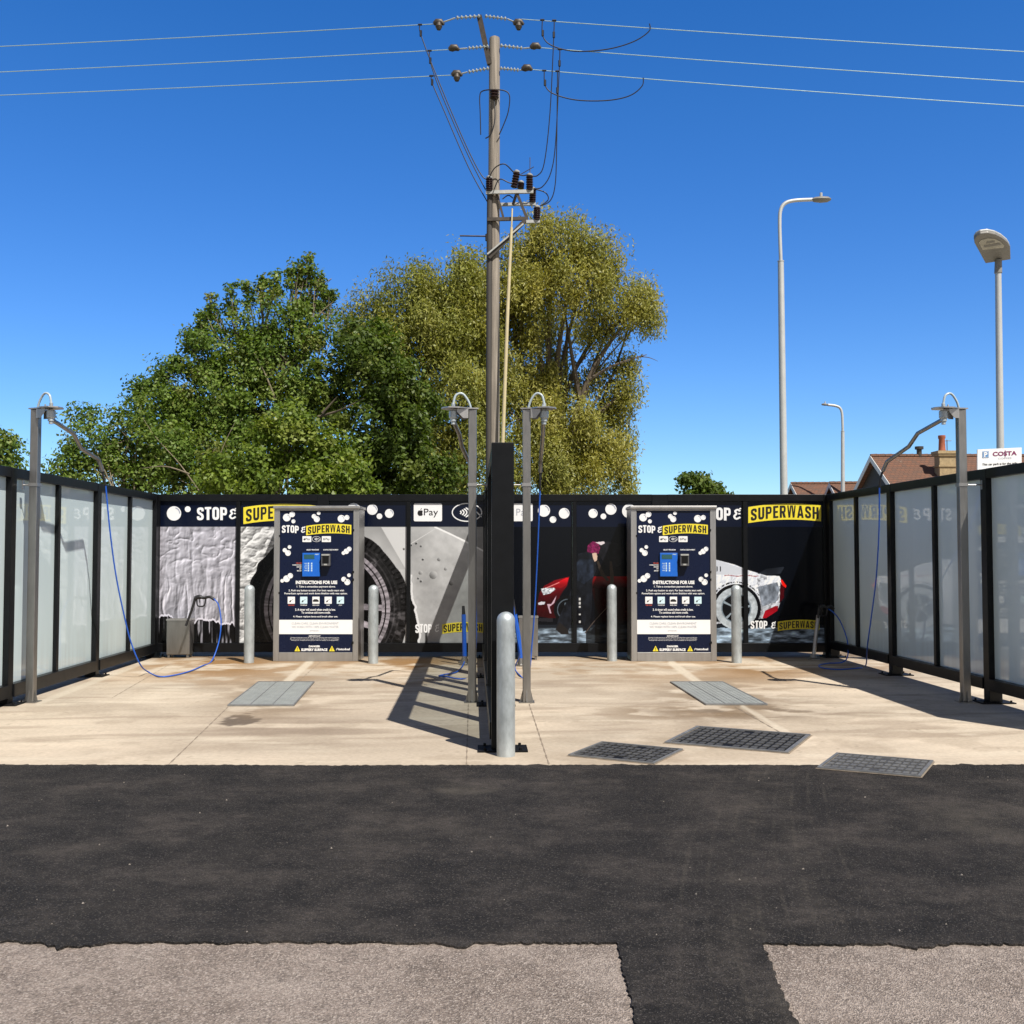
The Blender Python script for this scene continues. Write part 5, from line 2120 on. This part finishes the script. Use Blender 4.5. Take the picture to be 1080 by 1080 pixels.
mb.tube([pu(529, 560, -.35), pu(530.3, 466, -.35), pu(535.3, 330, -.35), pu(539.5, 240, -.3)], [.045, .045, .042, .035], 10)
mb.tube([pu(539.5, 240, -.3), pu(540.3, 220, -.28)], .02, 6)
obj('operating_rod', mb, M['stay'], pt, smooth=True)

# conductors: six spans, each its own
for (lab, x0, y0, x1, y1, sgn) in (('uppermost bare wire leaving the pole to the left', 463, 25, 0, 49, -1), ('middle bare wire leaving the pole to the left', 479, 52, 0, 76, -1), ('lowest bare wire leaving the pole to the left', 482, 79, 0, 100.5, -1),
                                   ('uppermost bare wire leaving the pole to the right', 547, 20, 1080, 54.5, 1), ('middle bare wire leaving the pole to the right', 565, 50, 1080, 86.5, 1), ('lowest bare wire leaving the pole to the right', 556, 73, 1080, 112, 1)):
    a, b = pu(x0, y0, -.1), pu(x1, y1, -.1)
    pts = []
    L0 = b.x - a.x
    for k in range(33):
        tt = k / 32 * 3.2
        x = a.x + L0 * tt
        # parabola through both points, sagging towards mid-span
        s = (b.z - a.z) * 1.12
        z = a.z + s * tt - (s - (b.z - a.z)) * tt * tt
        pts.append((x, a.y, z))
    mb = MB()
    mb.tube(pts, .0088, 6)
    solo('power_line', mb, M['wire'], a, lab, 'power line', 'overhead power lines', smooth=True)
for (lab, pts) in (('black dropper cable from the uppermost left wire, longest on the left', [(443, 26), (444, 37), (462, 84), (490, 150), (508, 185), (516, 188)]),
                   ('black dropper cable from the middle left wire to the gear', [(453, 53.5), (454, 66), (466, 100), (492, 160), (512, 200)]),
                   ('black dropper cable from the lowest left wire to the gear', [(455, 80), (456, 88), (468, 116), (494, 176), (514, 213)]),
                   ('black dropper cable from the uppermost right wire to the gear', [(584.5, 21.5), (584, 40), (580, 120), (574, 172), (567, 185), (559, 185)]),
                   ('black dropper cable from the middle right wire to the gear', [(590.5, 52), (590, 70), (586, 150), (581, 182), (572, 197), (563, 199)]),
                   ('black dropper cable from the lowest right wire to the gear', [(588, 75), (587.8, 100), (587, 160), (585.5, 195), (580, 212), (567, 218)]),
                   ('slack black loop hung under the uppermost right wire', [(572, 21), (572.5, 38), (582, 48), (606, 54), (640, 52), (668, 44), (684.5, 33), (685, 25)]),
                   ('slack black loop hung under the lowest right wire', [(574, 74.5), (575, 90), (584, 99), (608, 105.5), (640, 106), (664, 101), (677, 91), (678.5, 82)])):
    q = [pu(x, y, -.12) for x, y in pts]
    mb = MB()
    mb.tube(smooth_path(q, 6), .0135, 6)
    c_ = q[0].lerp(q[1], .8)
    mb.tube([c_ + Vector((0, 0, .06)), c_ - Vector((0, 0, .08))], .03, 6)
    mb.tube([q[0] - Vector((.05, 0, .0)), q[0] + Vector((.05, 0, 0))], .022, 6)
    solo('dropper_cable', mb, M['cable'], q[0], lab, 'cable', 'cables hung from the power lines', smooth=True)


# ------------------------------------------------------------------ street lamps
def street_lamp(label, D, pole, arm, r0, r1, head, bracket_y):
    b = P(pole[0][0], 640, D)
    t = thing('street_lamp', (b.x, D, -.09), label, 'street lamp', 'tall street lamps beyond the screens')
    m = P(pole[1][0], bracket_y, D)
    mb = MB()
    tb = Vector((b.x, D, -.09))
    mb.tube([tb, m], [r0, r0 * .72], 16)
    mb.tube([m, m + Vector((0, 0, .02))], [r0 * .8, r0 * .8], 16)
    obj('column', mb, M['lamp_pole'], t, smooth=True)
    mb = MB()
    pts = [P(x, y, D) for x, y in arm]
    mb.tube([m + Vector((0, 0, .02))] + smooth_path(pts, 6), r1, 12)
    obj('bracket_arm', mb, M['lamp_pole'], t, smooth=True)
    h = MB()
    a, c = P(head[0], head[1], D), P(head[2], head[3], D)
    d = c - a
    h.tube([a, a + d * .15, a + d * .5, a + d * .85, c], [.05, .10, .13, .11, .05], 12)
    h.v = [(x, y, a.z + (z - a.z) * .55 + .0) for x, y, z in h.v]
    ho = obj('lantern', h, M['lamp_dark'], t, smooth=True)
    q = MB()
    q.tube([a + d * .5 + Vector((0, 0, .05)), a + d * .5 + Vector((0, 0, .16))], .035, 8)
    obj('sensor', q, M['lamp_pole'], ho)
    return t


street_lamp('tallest street lamp, its arm reaching right, behind the right bay', 24.6, [(828.5, 520), (823.5, 276)], [(823, 262), (822.3, 236), (823.2, 222), (828, 214.5), (838, 211.5), (857, 210.5)], .10, .045, (856, 210.6, 876, 210), 276)
street_lamp('small distant street lamp, its arm reaching left, before the roofs', 59, [(889.5, 520), (888.8, 455)], [(888.6, 446), (888, 436), (886, 430.5), (881, 428), (873, 427)], .14, .075, (874, 427, 866.5, 425.8), 455)

D = 15.8
b = P(1055.5, 640, D)
t = thing('car_park_lamp', (b.x, D, -.09), 'car park lamp with a broad flat head seen from below, far right', 'street lamp')
top = P(1056.5, 276, D)
top = P(1053 + 3, 284, D)
mb = MB()
mb.tube([(b.x, D, -.09), P(1055, 470, D), P(1052.8, 287, D)], [.062, .055, .046], 18)
obj('column', mb, M['lamp_pole'], t, smooth=True)
mb = MB()
mb.tube([P(1052.8, 288, D), P(1053, 274, D)], [.058, .052], 14)
obj('collar', mb, M['lamp_dark'], t, smooth=True)
yo = lambda py: 15.85 - (276 - py) / 31 * .72
hp = [(1039.5, 278), (1033, 266), (1028, 257), (1027.4, 253), (1029.5, 249.5), (1034, 246.8), (1042, 245.8), (1050, 247.5), (1057, 251), (1063, 256), (1065.6, 260.5), (1066, 273.8)]
pts = [P(x, y, yo(y)) for x, y in hp]
nrm = (pts[6] - pts[0]).cross(pts[11] - pts[0]).normalized()
if nrm.z < 0: nrm = -nrm
mb = MB()
mb.prism(pts, nrm * .05)
hd = obj('lamp_head', mb, M['lamp_dark'], t, bevel=.012)
mb = MB()
c0 = (1047, 260)
mb.prism([P(c0[0] + (x - c0[0]) * .985, c0[1] + (y - c0[1]) * .985, yo(y)) + nrm * .052 for x, y in hp], nrm * .035)
obj('head_cover', mb, M['lamp_pole'], hd, bevel=.012)
mb = MB()
lp = [(1036.5, 263.3), (1032, 255.5), (1034.5, 253), (1041, 251), (1049, 251.5), (1055, 254.5), (1059, 258.5), (1058, 260.8)]
mb.prism([P(x, y, yo(y)) - nrm * .008 for x, y in lp], nrm * .006)
lo = obj('lens', mb, M['lamp_glass'], hd)
mb = MB()
for q in ([(1037.5, 260.5), (1037.5, 258), (1054, 255.3), (1056, 257.5)], [(1040, 256.3), (1040.5, 254), (1049, 253), (1049, 255)]):
    mb.prism([P(x, y, yo(y)) - nrm * .011 for x, y in q], nrm * .002)
obj('reflector', mb, M['lamp_dark'], lo)

# ------------------------------------------------------------------ the car park sign
Ys = 12.6
c = P(1054, 500, Ys)
t = thing('parking_sign', (c.x, Ys, -.012), 'white car park sign with purple lettering just above the right screen', 'sign')
fsn = lambda px, py: P(px, py - (px - 1031) * .045, Ys - .012)
fsn2 = lambda px, py: P(px, py - (px - 1031) * .045, Ys - .015)
mb = MB()
mb.prism([P(1031, 474, Ys), P(1077.5, 471.9, Ys), P(1077.5, 514, Ys), P(1031, 516, Ys)], (0, .02, 0))
mb.v = [(x, y - .0, z) for x, y, z in mb.v]
bd = obj('board', mb, M['sign_white'], t)
fsn = lambda px, py: P(px, py - (px - 1031) * .045, Ys - .003)
fsn2 = lambda px, py: P(px, py - (px - 1031) * .045, Ys - .006)
mb = MB()
put_text(mb, 'COSTA', 1047, 1072.5, 477.3, 482, fsn, .035)
put_strip(mb, [(1060.3, 475.9), (1060.3, 483.5)], .5, fsn2)
obj('lettering', mb, M['purple'], bd)
mb = MB()
put_text(mb, 'COFFEE', 1052.5, 1067, 483.7, 485.5, fsn, .0)
obj('lettering', mb, M['grey_print'], bd)
mb = MB()
put_text(mb, 'This car park is for the only', 1036, 1073, 489, 492, fsn, .02)
obj('lettering', mb, M['ink'], bd)
mb = MB()
put_rrect(mb, 1036, 1043, 476.3, 483.3, .5, fsn)
so = obj('parking_symbol', mb, M['sign_blue'], bd)
mb = MB()
put_text(mb, 'P', 1038, 1041.5, 477.3, 482.3, fsn2, .04)
put_strip(mb, [(1036.7, 477), (1042.3, 477), (1042.3, 482.6), (1036.7, 482.6)], .35, fsn2, True)
obj('lettering', mb, M['sign_white'], bd)
mb = MB()
for px in (1040, 1068):
    q = P(px, 500, Ys)
    mb.box(q.x - .025, q.x + .025, Ys + .021, Ys + .07, -.012, P(540, 477, Ys).z)
obj('post', mb, M['gal'], t)


# ------------------------------------------------------------------ houses
def house(label, x0, x1, yr, half, zr, slope, cat='house', chim=None, barge=True, wall=True, group=None):
    """ridge along x from x0 to x1 at distance yr and height zr; gable on the left end"""
    t = thing('house', ((x0 + x1) / 2, yr, -.09), label, cat, group)
    ze = zr - half * slope
    w_ = MB()
    w_.box(x0 + .25, x1 - .25, yr - half + .35, yr + half - .35, -.09, ze + .1)
    obj('wall', w_, M['render'], t)
    g = MB()
    g.prism([(x0 + .24, yr - half + .35, ze + .1), (x0 + .24, yr + half - .35, ze + .1), (x0 + .24, yr, zr - .25)], (.1, 0, 0))
    g.prism([(x1 - .34, yr - half + .35, ze + .1), (x1 - .34, yr + half - .35, ze + .1), (x1 - .34, yr, zr - .25)], (.1, 0, 0))
    obj('gable', g, M['gable'], t)
    r_ = MB()
    for s in (-1, 1):
        a = [(x0, yr, zr), (x1, yr, zr), (x1, yr + s * half, ze), (x0, yr + s * half, ze)]
        r_.prism(a, (0, 0, -.14))
    ro = obj('roof', r_, M['tiles'], t)
    rd = MB()
    n = int((x1 - x0) / .33)
    for i in range(n):
        xa = x0 + (x1 - x0) * i / n
        rd.tube([(xa, yr, zr + .0), (xa + (x1 - x0) / n * .94, yr, zr + .0)], [.10, .115], 8)
    obj('ridge_tiles', rd, M['tiles'], ro)
    if barge:
        bb = MB()
        for s in (-1, 1):
            bb.prism([(x0 - .03, yr, zr + .03), (x0 - .03, yr + s * (half + .05), ze - slope * .05 + .03), (x0 - .03, yr + s * (half + .05), ze - slope * .05 - .22), (x0 - .03, yr, zr - .24)], (.028, 0, 0))
        obj('bargeboard', bb, M['barge'], ro)
    if chim:
        cx, cy, cw, cz0, cz1 = chim
        k = MB()
        k.box(cx - cw, cx + cw, cy - cw * .8, cy + cw * .8, cz0, cz1)
        k.box(cx - cw - .05, cx + cw + .05, cy - cw * .8 - .05, cy + cw * .8 + .05, cz1 - .50, cz1 - .42)
        k.box(cx - cw - .07, cx + cw + .07, cy - cw * .8 - .07, cy + cw * .8 + .07, cz1, cz1 + .09)
        k.box(cx - cw - .11, cx + cw + .11, cy - cw * .8 - .11, cy + cw * .8 + .11, cz1 + .09, cz1 + .22)
        co = obj('chimney', k, M['chim'], ro)
        p_ = MB()
        p_.lathe((cx - cw * .35, cy, cz1 + .22), [(.17, 0), (.15, .1), (.13, .55), (.16, .6), (.16, .72), (.11, .73)], 14)
        obj('chimney_pot', p_, M['pot'], co, smooth=True)
        a_ = MB()
        a_.tube([(cx + cw * .3, cy, cz1 + .22), (cx + cw * .3, cy, cz1 + .75)], .02, 6)
        a_.tube([(cx + cw * .3 - .2, cy, cz1 + .7), (cx + cw * .3 + .2, cy, cz1 + .7)], .015, 6)
        obj('aerial', a_, M['bell'], co)
        v_ = MB()
        v_.lathe((P(969.5, 480, yr).x, yr, zr - .05), [(.12, 0), (.12, .35), (.2, .37), (.2, .5)], 10)
        obj('vent', v_, M['bell'], ro)
    return t


xh = P(918, 481, 48).x
zr = P(918, 481, 48).z
cc = P(996, 480, 45.6)
house('house with a brown tiled roof, white edged dark gable and tan chimney', xh, xh + 9.5, 48, 4.2, zr, .62, chim=(P(996.5, 480, 46.3).x, 46.3, .36, zr - 1.8, P(996, 476.5, 46.3).z - .2))
xq, zq = P(834, 510, 62).x, P(834, 510, 62).z
house('lower brown tiled roof beyond, left of the gabled house', xq, xq + 4.6, 62, 4, zq, .6)
xq2, zq2 = P(880, 509.5, 60).x, P(880, 509.5, 60).z
house('small tiled roof with a white gable edge beside the distant lamp', xq2 - .3, xq2 + 6, 60, 3.2, zq2, .7)

# ------------------------------------------------------------------ trees
def leaves_mesh(name, cen, nrm, tang, lw, ll, cols, mat_, parent):
    """cen (n,3), nrm, tang unit vectors; diamond leaves"""
    n = len(cen)
    bi = np.cross(nrm, tang)
    bi /= np.maximum(np.linalg.norm(bi, axis=1, keepdims=True), 1e-6)
    a = cen - tang * (ll / 2)[:, None]
    b = cen + bi * (lw / 2)[:, None] - tang * (ll * .08)[:, None]
    c = cen + tang * (ll / 2)[:, None]
    d = cen - bi * (lw / 2)[:, None] - tang * (ll * .08)[:, None]
    V = np.stack([a, b, c, d], 1).reshape(-1, 3)
    sh = SHIFT.get(parent.name, Vector((0, 0, 0)))
    V = V - np.array(sh)
    me = bpy.data.meshes.new(name)
    me.vertices.add(len(V))
    me.vertices.foreach_set('co', V.astype(np.float32).ravel())
    q = np.arange(n * 4, dtype=np.int32)
    me.loops.add(n * 4)
    me.loops.foreach_set('vertex_index', q)
    me.polygons.add(n)
    me.polygons.foreach_set('loop_start', np.arange(n, dtype=np.int32) * 4)
    me.update(calc_edges=True)
    at = me.color_attributes.new('print', 'FLOAT_COLOR', 'POINT')
    rgba = np.ones((n, 4, 4), np.float32)
    rgba[:, :, :3] = cols[:, None, :]
    at.data.foreach_set('color', rgba.ravel())
    me.materials.append(mat_)
    o = bpy.data.objects.new(name, me)
    C.objects.link(o)
    o.parent = parent
    SHIFT[o.name] = sh
    return o


def unit(v):
    return v / np.maximum(np.linalg.norm(v, axis=-1, keepdims=True), 1e-6)


def tree(name, label, D, basepx, blobs, pal, leaf, dens, group='trees behind the screens', droop=0.0, sub=.45, wood='bark', trunk_r=.3, twig=0.5, fork=2.2, bare=(), seed=1, multi=1):
    """blobs: (px, py, rx, ry, depth offset, density); pal: list of (colour, weight)"""
    rg = np.random.default_rng(seed)
    b = P(basepx, 640, D)
    t = thing(name, (b.x, D, -.09), label, 'tree', group)
    k = D / F
    W = MB()
    root = Vector((b.x, D, -.09))
    forkp = root + Vector((0, 0, fork))
    W.tube([root, root.lerp(forkp, .3), forkp], [trunk_r * 1.25, trunk_r, trunk_r * .85], 10)
    cen, nrm, tan, col, lw, ll = [], [], [], [], [], []
    pc = np.array([p[0] for p in pal])
    pw = np.array([p[1] for p in pal], float)
    pw /= pw.sum()
    for (px, py, rx, ry, do, de) in blobs:
        c = P(px, py, D + do)
        kk = (D + do) / F
        rad = np.array((rx * kk, (rx + ry) / 2 * kk * .9, ry * kk))
        # limb to the blob
        mid = forkp.lerp(c, .45) + Vector((rg.normal() * .3, rg.normal() * .3, .25 * (c - forkp).length * .5))
        lim = smooth_path([forkp + Vector((0, 0, -.1)), mid, c], 5)
        r0 = trunk_r * .42 * min(1, max(.35, (rad[0] / 1.6)))
        W.tube(lim, list(np.linspace(r0, r0 * .25, len(lim))), 7, cap=False)
        area = rx * ry * kk * kk
        ns = max(16 if rx < 9 else 5, int(area * 16 * de / (sub / .45) ** 2))
        dv = unit(rg.normal(size=(ns, 3)))
        rr = rg.uniform(.35, 1.0, ns) ** .6
        sc_ = dv * rr[:, None] * rad * rg.uniform(.85, 1.12, (ns, 1)) + np.array(c)
        sc_ = sc_[sc_[:, 2] > .4]
        ns = len(sc_)
        for i in range(ns):
            s_ = sc_[i]
            if rg.random() < twig:
                st = lim[rg.integers(len(lim) // 2, len(lim))]
                e = Vector(s_)
                md = st.lerp(e, .5) + Vector(rg.normal(size=3) * .12) + Vector((0, 0, .12))
                W.tube([st, md, e], [r0 * .22 + .006, .013, .006], 5, cap=False)
            m = int(dens * 1.9 * rg.uniform(.55, 1.35))
            sg = sub * rg.uniform(.7, 1.25) * (.36 if rx < 9 else 1)
            if rx < 9: m = int(m * .16)
            off = np.clip(rg.normal(size=(m, 3)), -1.8, 1.8) * sg * np.array((.55, .55, .42 + droop * .5))
            if droop: off[:, 2] -= np.abs(rg.normal(size=m)) * sg * droop * .5
            cp = s_ + off
            cen.append(cp)
            out = unit(cp - np.array(c)) * .7 + np.array((0, 0, .45)) + rg.normal(size=(m, 3)) * .75
            nrm.append(unit(out))
            tg = rg.normal(size=(m, 3)) + np.array((0, 0, -droop * 2.2))
            tan.append(unit(tg))
            base = pc[rg.choice(len(pc), p=pw)]
            cl = pc[rg.choice(len(pc), p=pw, size=m)] * .45 + base * .55
            cl = cl * rg.uniform(.75, 1.25, (m, 1))
            col.append(cl)
            ll.append(leaf[0] * rg.uniform(.65, 1.3, m))
            lw.append(leaf[1] * rg.uniform(.7, 1.2, m))
    for path in bare:
        pts = smooth_path([P(x, y, D + dd) for x, y, dd in path[1:]], 5)
        W.tube(pts, list(np.linspace(path[0], path[0] * .2, len(pts))), 6, cap=False)
    obj('trunk', W, M[wood], t, smooth=True)
    cen, nrm, tan, col = (np.concatenate(x) for x in (cen, nrm, tan, col))
    tan = unit(tan - nrm * (tan * nrm).sum(1, keepdims=True))
    leaves_mesh('crown', cen, nrm, tan, np.concatenate(lw), np.concatenate(ll), col, M['leaf'], t)
    print('LEAVES', len(cen), label)
    return t


GREEN = [((.145, .215, .036), 4), ((.095, .160, .028), 3), ((.21, .265, .058), 2), ((.25, .24, .075), .6)]
BRIGHT = [((.175, .235, .034), 4), ((.12, .18, .028), 3), ((.25, .285, .06), 1.5)]
DARK = [((.075, .115, .020), 4), ((.105, .155, .026), 3), ((.17, .20, .042), 1.4)]
OLIVE = [((.335, .315, .072), 4), ((.265, .265, .062), 3), ((.40, .355, .09), 1.5), ((.20, .215, .055), 1.5)]
OLIVE2 = [((.265, .275, .062), 4), ((.325, .305, .07), 2), ((.19, .215, .05), 2)]

tree('willow_tree', 'tall olive yellow willow with the highest crown behind the utility pole', 37, 585,
     [(585, 262, 45, 42, 0, 1), (625, 270, 32, 30, -1, 1), (555, 285, 40, 45, -.5, 1), (600, 300, 55, 35, -1.5, 1), (650, 322, 40, 24, -.5, 1), (672, 316, 22, 15, 0, .9), (540, 330, 45, 45, -1, 1),
      (598, 345, 38, 26, 1.5, .6), (640, 350, 30, 14, 0, .8), (500, 330, 40, 50, 0, 1), (545, 385, 45, 50, -.5, 1), (590, 400, 26, 38, 1, .6), (545, 440, 50, 50, -1, 1), (600, 455, 45, 45, -.5, 1), (638, 468, 34, 42, 0, 1),
      (655, 500, 24, 30, 0, .8), (580, 505, 60, 40, -1.5, 1), (625, 405, 16, 24, .5, .6), (655, 384, 24, 9, 0, .7), (662, 408, 12, 12, 0, .6), (648, 420, 18, 16, .3, .7), (682, 332, 14, 14, 0, .8), (640, 440, 26, 18, .3, .8)],
     OLIVE, (.155, .05), 190, droop=.7, sub=.46, wood='bark', trunk_r=.42, twig=.12, fork=3.2, seed=5,
     bare=((.20, (600, 470, 0), (612, 425, -.3), (628, 385, -.5), (655, 345, -.6)), (.13, (612, 425, -.3), (604, 380, -.6), (596, 330, -.7)), (.07, (622, 400, -.5), (648, 385, -.6), (682, 374, -.4)), (.05, (630, 440, 0), (655, 415, -.3), (668, 405, 0)),
           (.025, (655, 415, -.3), (665, 420, 0), (670, 428, 0)), (.025, (672, 376, -.4), (684, 377, -.4), (694, 381, -.3)), (.12, (640, 350, -.5), (655, 338, -.5), (680, 325, -.3))))
tree('willow_tree', 'olive willow with a lower rounded crown, left of the utility pole', 35, 445,
     [(470, 300, 42, 36, 0, 1), (430, 320, 40, 36, 0, 1), (395, 345, 36, 34, .5, 1), (450, 350, 50, 45, -.5, 1), (495, 300, 26, 34, 0, 1), (490, 360, 40, 45, -.5, 1), (480, 420, 45, 50, -1, 1), (500, 470, 45, 50, -1, 1), (460, 480, 40, 45, -1, 1), (412, 375, 40, 40, -.6, 1)],
     OLIVE2, (.155, .05), 180, droop=.7, sub=.46, wood='bark', trunk_r=.36, twig=.12, fork=2.8, seed=9,
     bare=((.10, (445, 470, -.5), (450, 420, -.9), (462, 375, -1.2)), (.07, (450, 420, -.9), (436, 385, -1.2))))
tree('broadleaf_tree', 'dense dark green ivy clad tree in front of the willows', 30, 400,
     [(385, 365, 34, 32, 0, 1), (405, 400, 42, 40, -.4, 1), (430, 430, 36, 42, 0, 1), (395, 450, 48, 45, -.6, 1), (425, 485, 42, 40, -.4, 1), (375, 490, 45, 38, -.5, 1), (355, 400, 28, 38, .2, 1), (455, 505, 34, 26, .2, 1), (395, 510, 34, 24, -.3, 1.1), (425, 515, 36, 20, 0, 1.1)],
     DARK, (.145, .09), 95, sub=.40, wood='bark', trunk_r=.3, twig=.2, fork=2.0, seed=12,
     bare=((.045, (335, 440, -1.6), (360, 432, -1.7), (384, 420, -1.8)), (.05, (338, 497, -1.6), (352, 490, -1.7), (366, 497, -1.8)), (.04, (340, 436, -1.7), (356, 418, -1.8))))
tree('broadleaf_tree', 'tall loose green tree with thin spiky top shoots on the left', 31, 280,
     [(320, 322, 13, 18, 0, .75), (330, 342, 24, 26, 0, .95), (288, 347, 34, 34, 0, .95), (255, 362, 34, 36, 0, .95), (225, 376, 28, 38, 0, .9), (300, 385, 50, 42, -.3, 1.1), (250, 410, 50, 42, -.3, 1.1), (205, 412, 40, 38, 0, 1), (170, 428, 36, 32, 0, .95), (280, 440, 54, 42, -.5, 1.1), (325, 430, 36, 45, -.5, 1.1), (235, 465, 54, 38, -.4, 1.1), (190, 450, 36, 34, -.2, 1), (348, 312, 8, 4, 0, 2), (340, 322, 7, 5, 0, 2), (224, 326, 6, 18, 0, 2), (243, 316, 6, 20, 0, 2), (262, 308, 5, 18, 0, 2), (277, 304, 5, 16, 0, 2), (292, 299, 5, 18, 0, 2), (308, 295, 5, 18, 0, 2), (200, 356, 7, 14, 0, 2), (185, 382, 6, 14, 0, 2), (170, 396, 6, 12, 0, 2), (327, 284, 5, 20, 0, 2), (318, 290, 5, 14, 0, 2), (338, 300, 5, 12, 0, 2), (150, 412, 6, 10, 0, 2), (212, 340, 5, 14, 0, 2)],
     GREEN, (.12, .08), 95, sub=.42, wood='bark_pale', trunk_r=.28, twig=.6, fork=2.0, seed=21,
     bare=((.03, (322, 352, -.3), (338, 330, -.3), (352, 318, -.3)), (.02, (338, 330, -.3), (350, 331, -.3), (357, 322, -.3)), (.035, (290, 420, -1.2), (280, 395, -1.2), (268, 372, -1.0))))
tree('broadleaf_tree', 'bright green bushy tree just above the left graphic screen', 27, 300,
     [(300, 470, 40, 32, 0, 1), (345, 480, 34, 34, .3, 1), (265, 495, 40, 30, 0, 1), (330, 510, 50, 26, -.3, 1), (375, 510, 32, 24, 0, .9), (290, 520, 50, 22, -.2, 1), (240, 505, 30, 26, 0, .9), (318, 440, 22, 22, .3, .9)],
     BRIGHT, (.14, .09), 95, sub=.38, wood='bark', trunk_r=.2, twig=.3, fork=1.4, seed=33)
tree('broadleaf_tree', 'low straggly tree with pale twigs beside the left boom', 29, 150,
     [(135, 462, 34, 30, 0, .95), (95, 470, 30, 30, 0, .8), (180, 480, 40, 36, 0, 1.1), (110, 500, 40, 26, 0, 1), (70, 490, 18, 24, 0, .6), (160, 510, 46, 26, 0, 1.2), (215, 490, 34, 36, 0, 1.1), (140, 490, 40, 30, .4, 1), (88, 440, 16, 10, 0, .5), (150, 440, 22, 18, 0, .6), (60, 505, 16, 14, 0, .5), (205, 515, 40, 18, 0, 1)],
     GREEN, (.12, .075), 70, sub=.38, wood='bark_pale', trunk_r=.18, twig=.75, fork=1.2, seed=41,
     bare=((.022, (215, 525, -1.0), (190, 490, -1.0), (165, 462, -.9), (150, 440, -.6)), (.022, (225, 520, -1.3), (232, 480, -1.4), (248, 445, -1.3)), (.03, (200, 500, -1.4), (175, 492, -1.4), (150, 494, -1.3))))
tree('broadleaf_tree', 'green tree cut by the left edge of the picture', 40, -12,
     [(-14, 468, 26, 20, 0, .8), (4, 478, 13, 20, 0, .6), (-20, 500, 30, 24, 0, .9), (8, 466, 9, 8, 0, .5), (12, 492, 9, 8, 0, .4)],
     GREEN, (.2, .12), 40, sub=.42, trunk_r=.2, twig=.6, fork=1.6, seed=51)
tree('broadleaf_tree', 'small dark green treetop just above the right graphic screen', 46, 738,
     [(738, 513, 24, 8, 0, 1), (725, 508, 9, 6, 0, 1), (752, 514, 12, 7, 0, .9), (738, 530, 30, 14, 0, 1), (740, 505, 14, 4, 0, .8)],
     DARK, (.2, .13), 46, sub=.34, trunk_r=.2, twig=.3, fork=1.6, seed=61)

# hidden render settings that suit leaves and glass
cy = sc.cycles
cy.use_denoising = True
cy.max_bounces = 8
cy.diffuse_bounces = 3
cy.glossy_bounces = 4
cy.transparent_max_bounces = 12
cy.transmission_bounces = 6
cy.caustics_reflective = False
cy.caustics_refractive = False
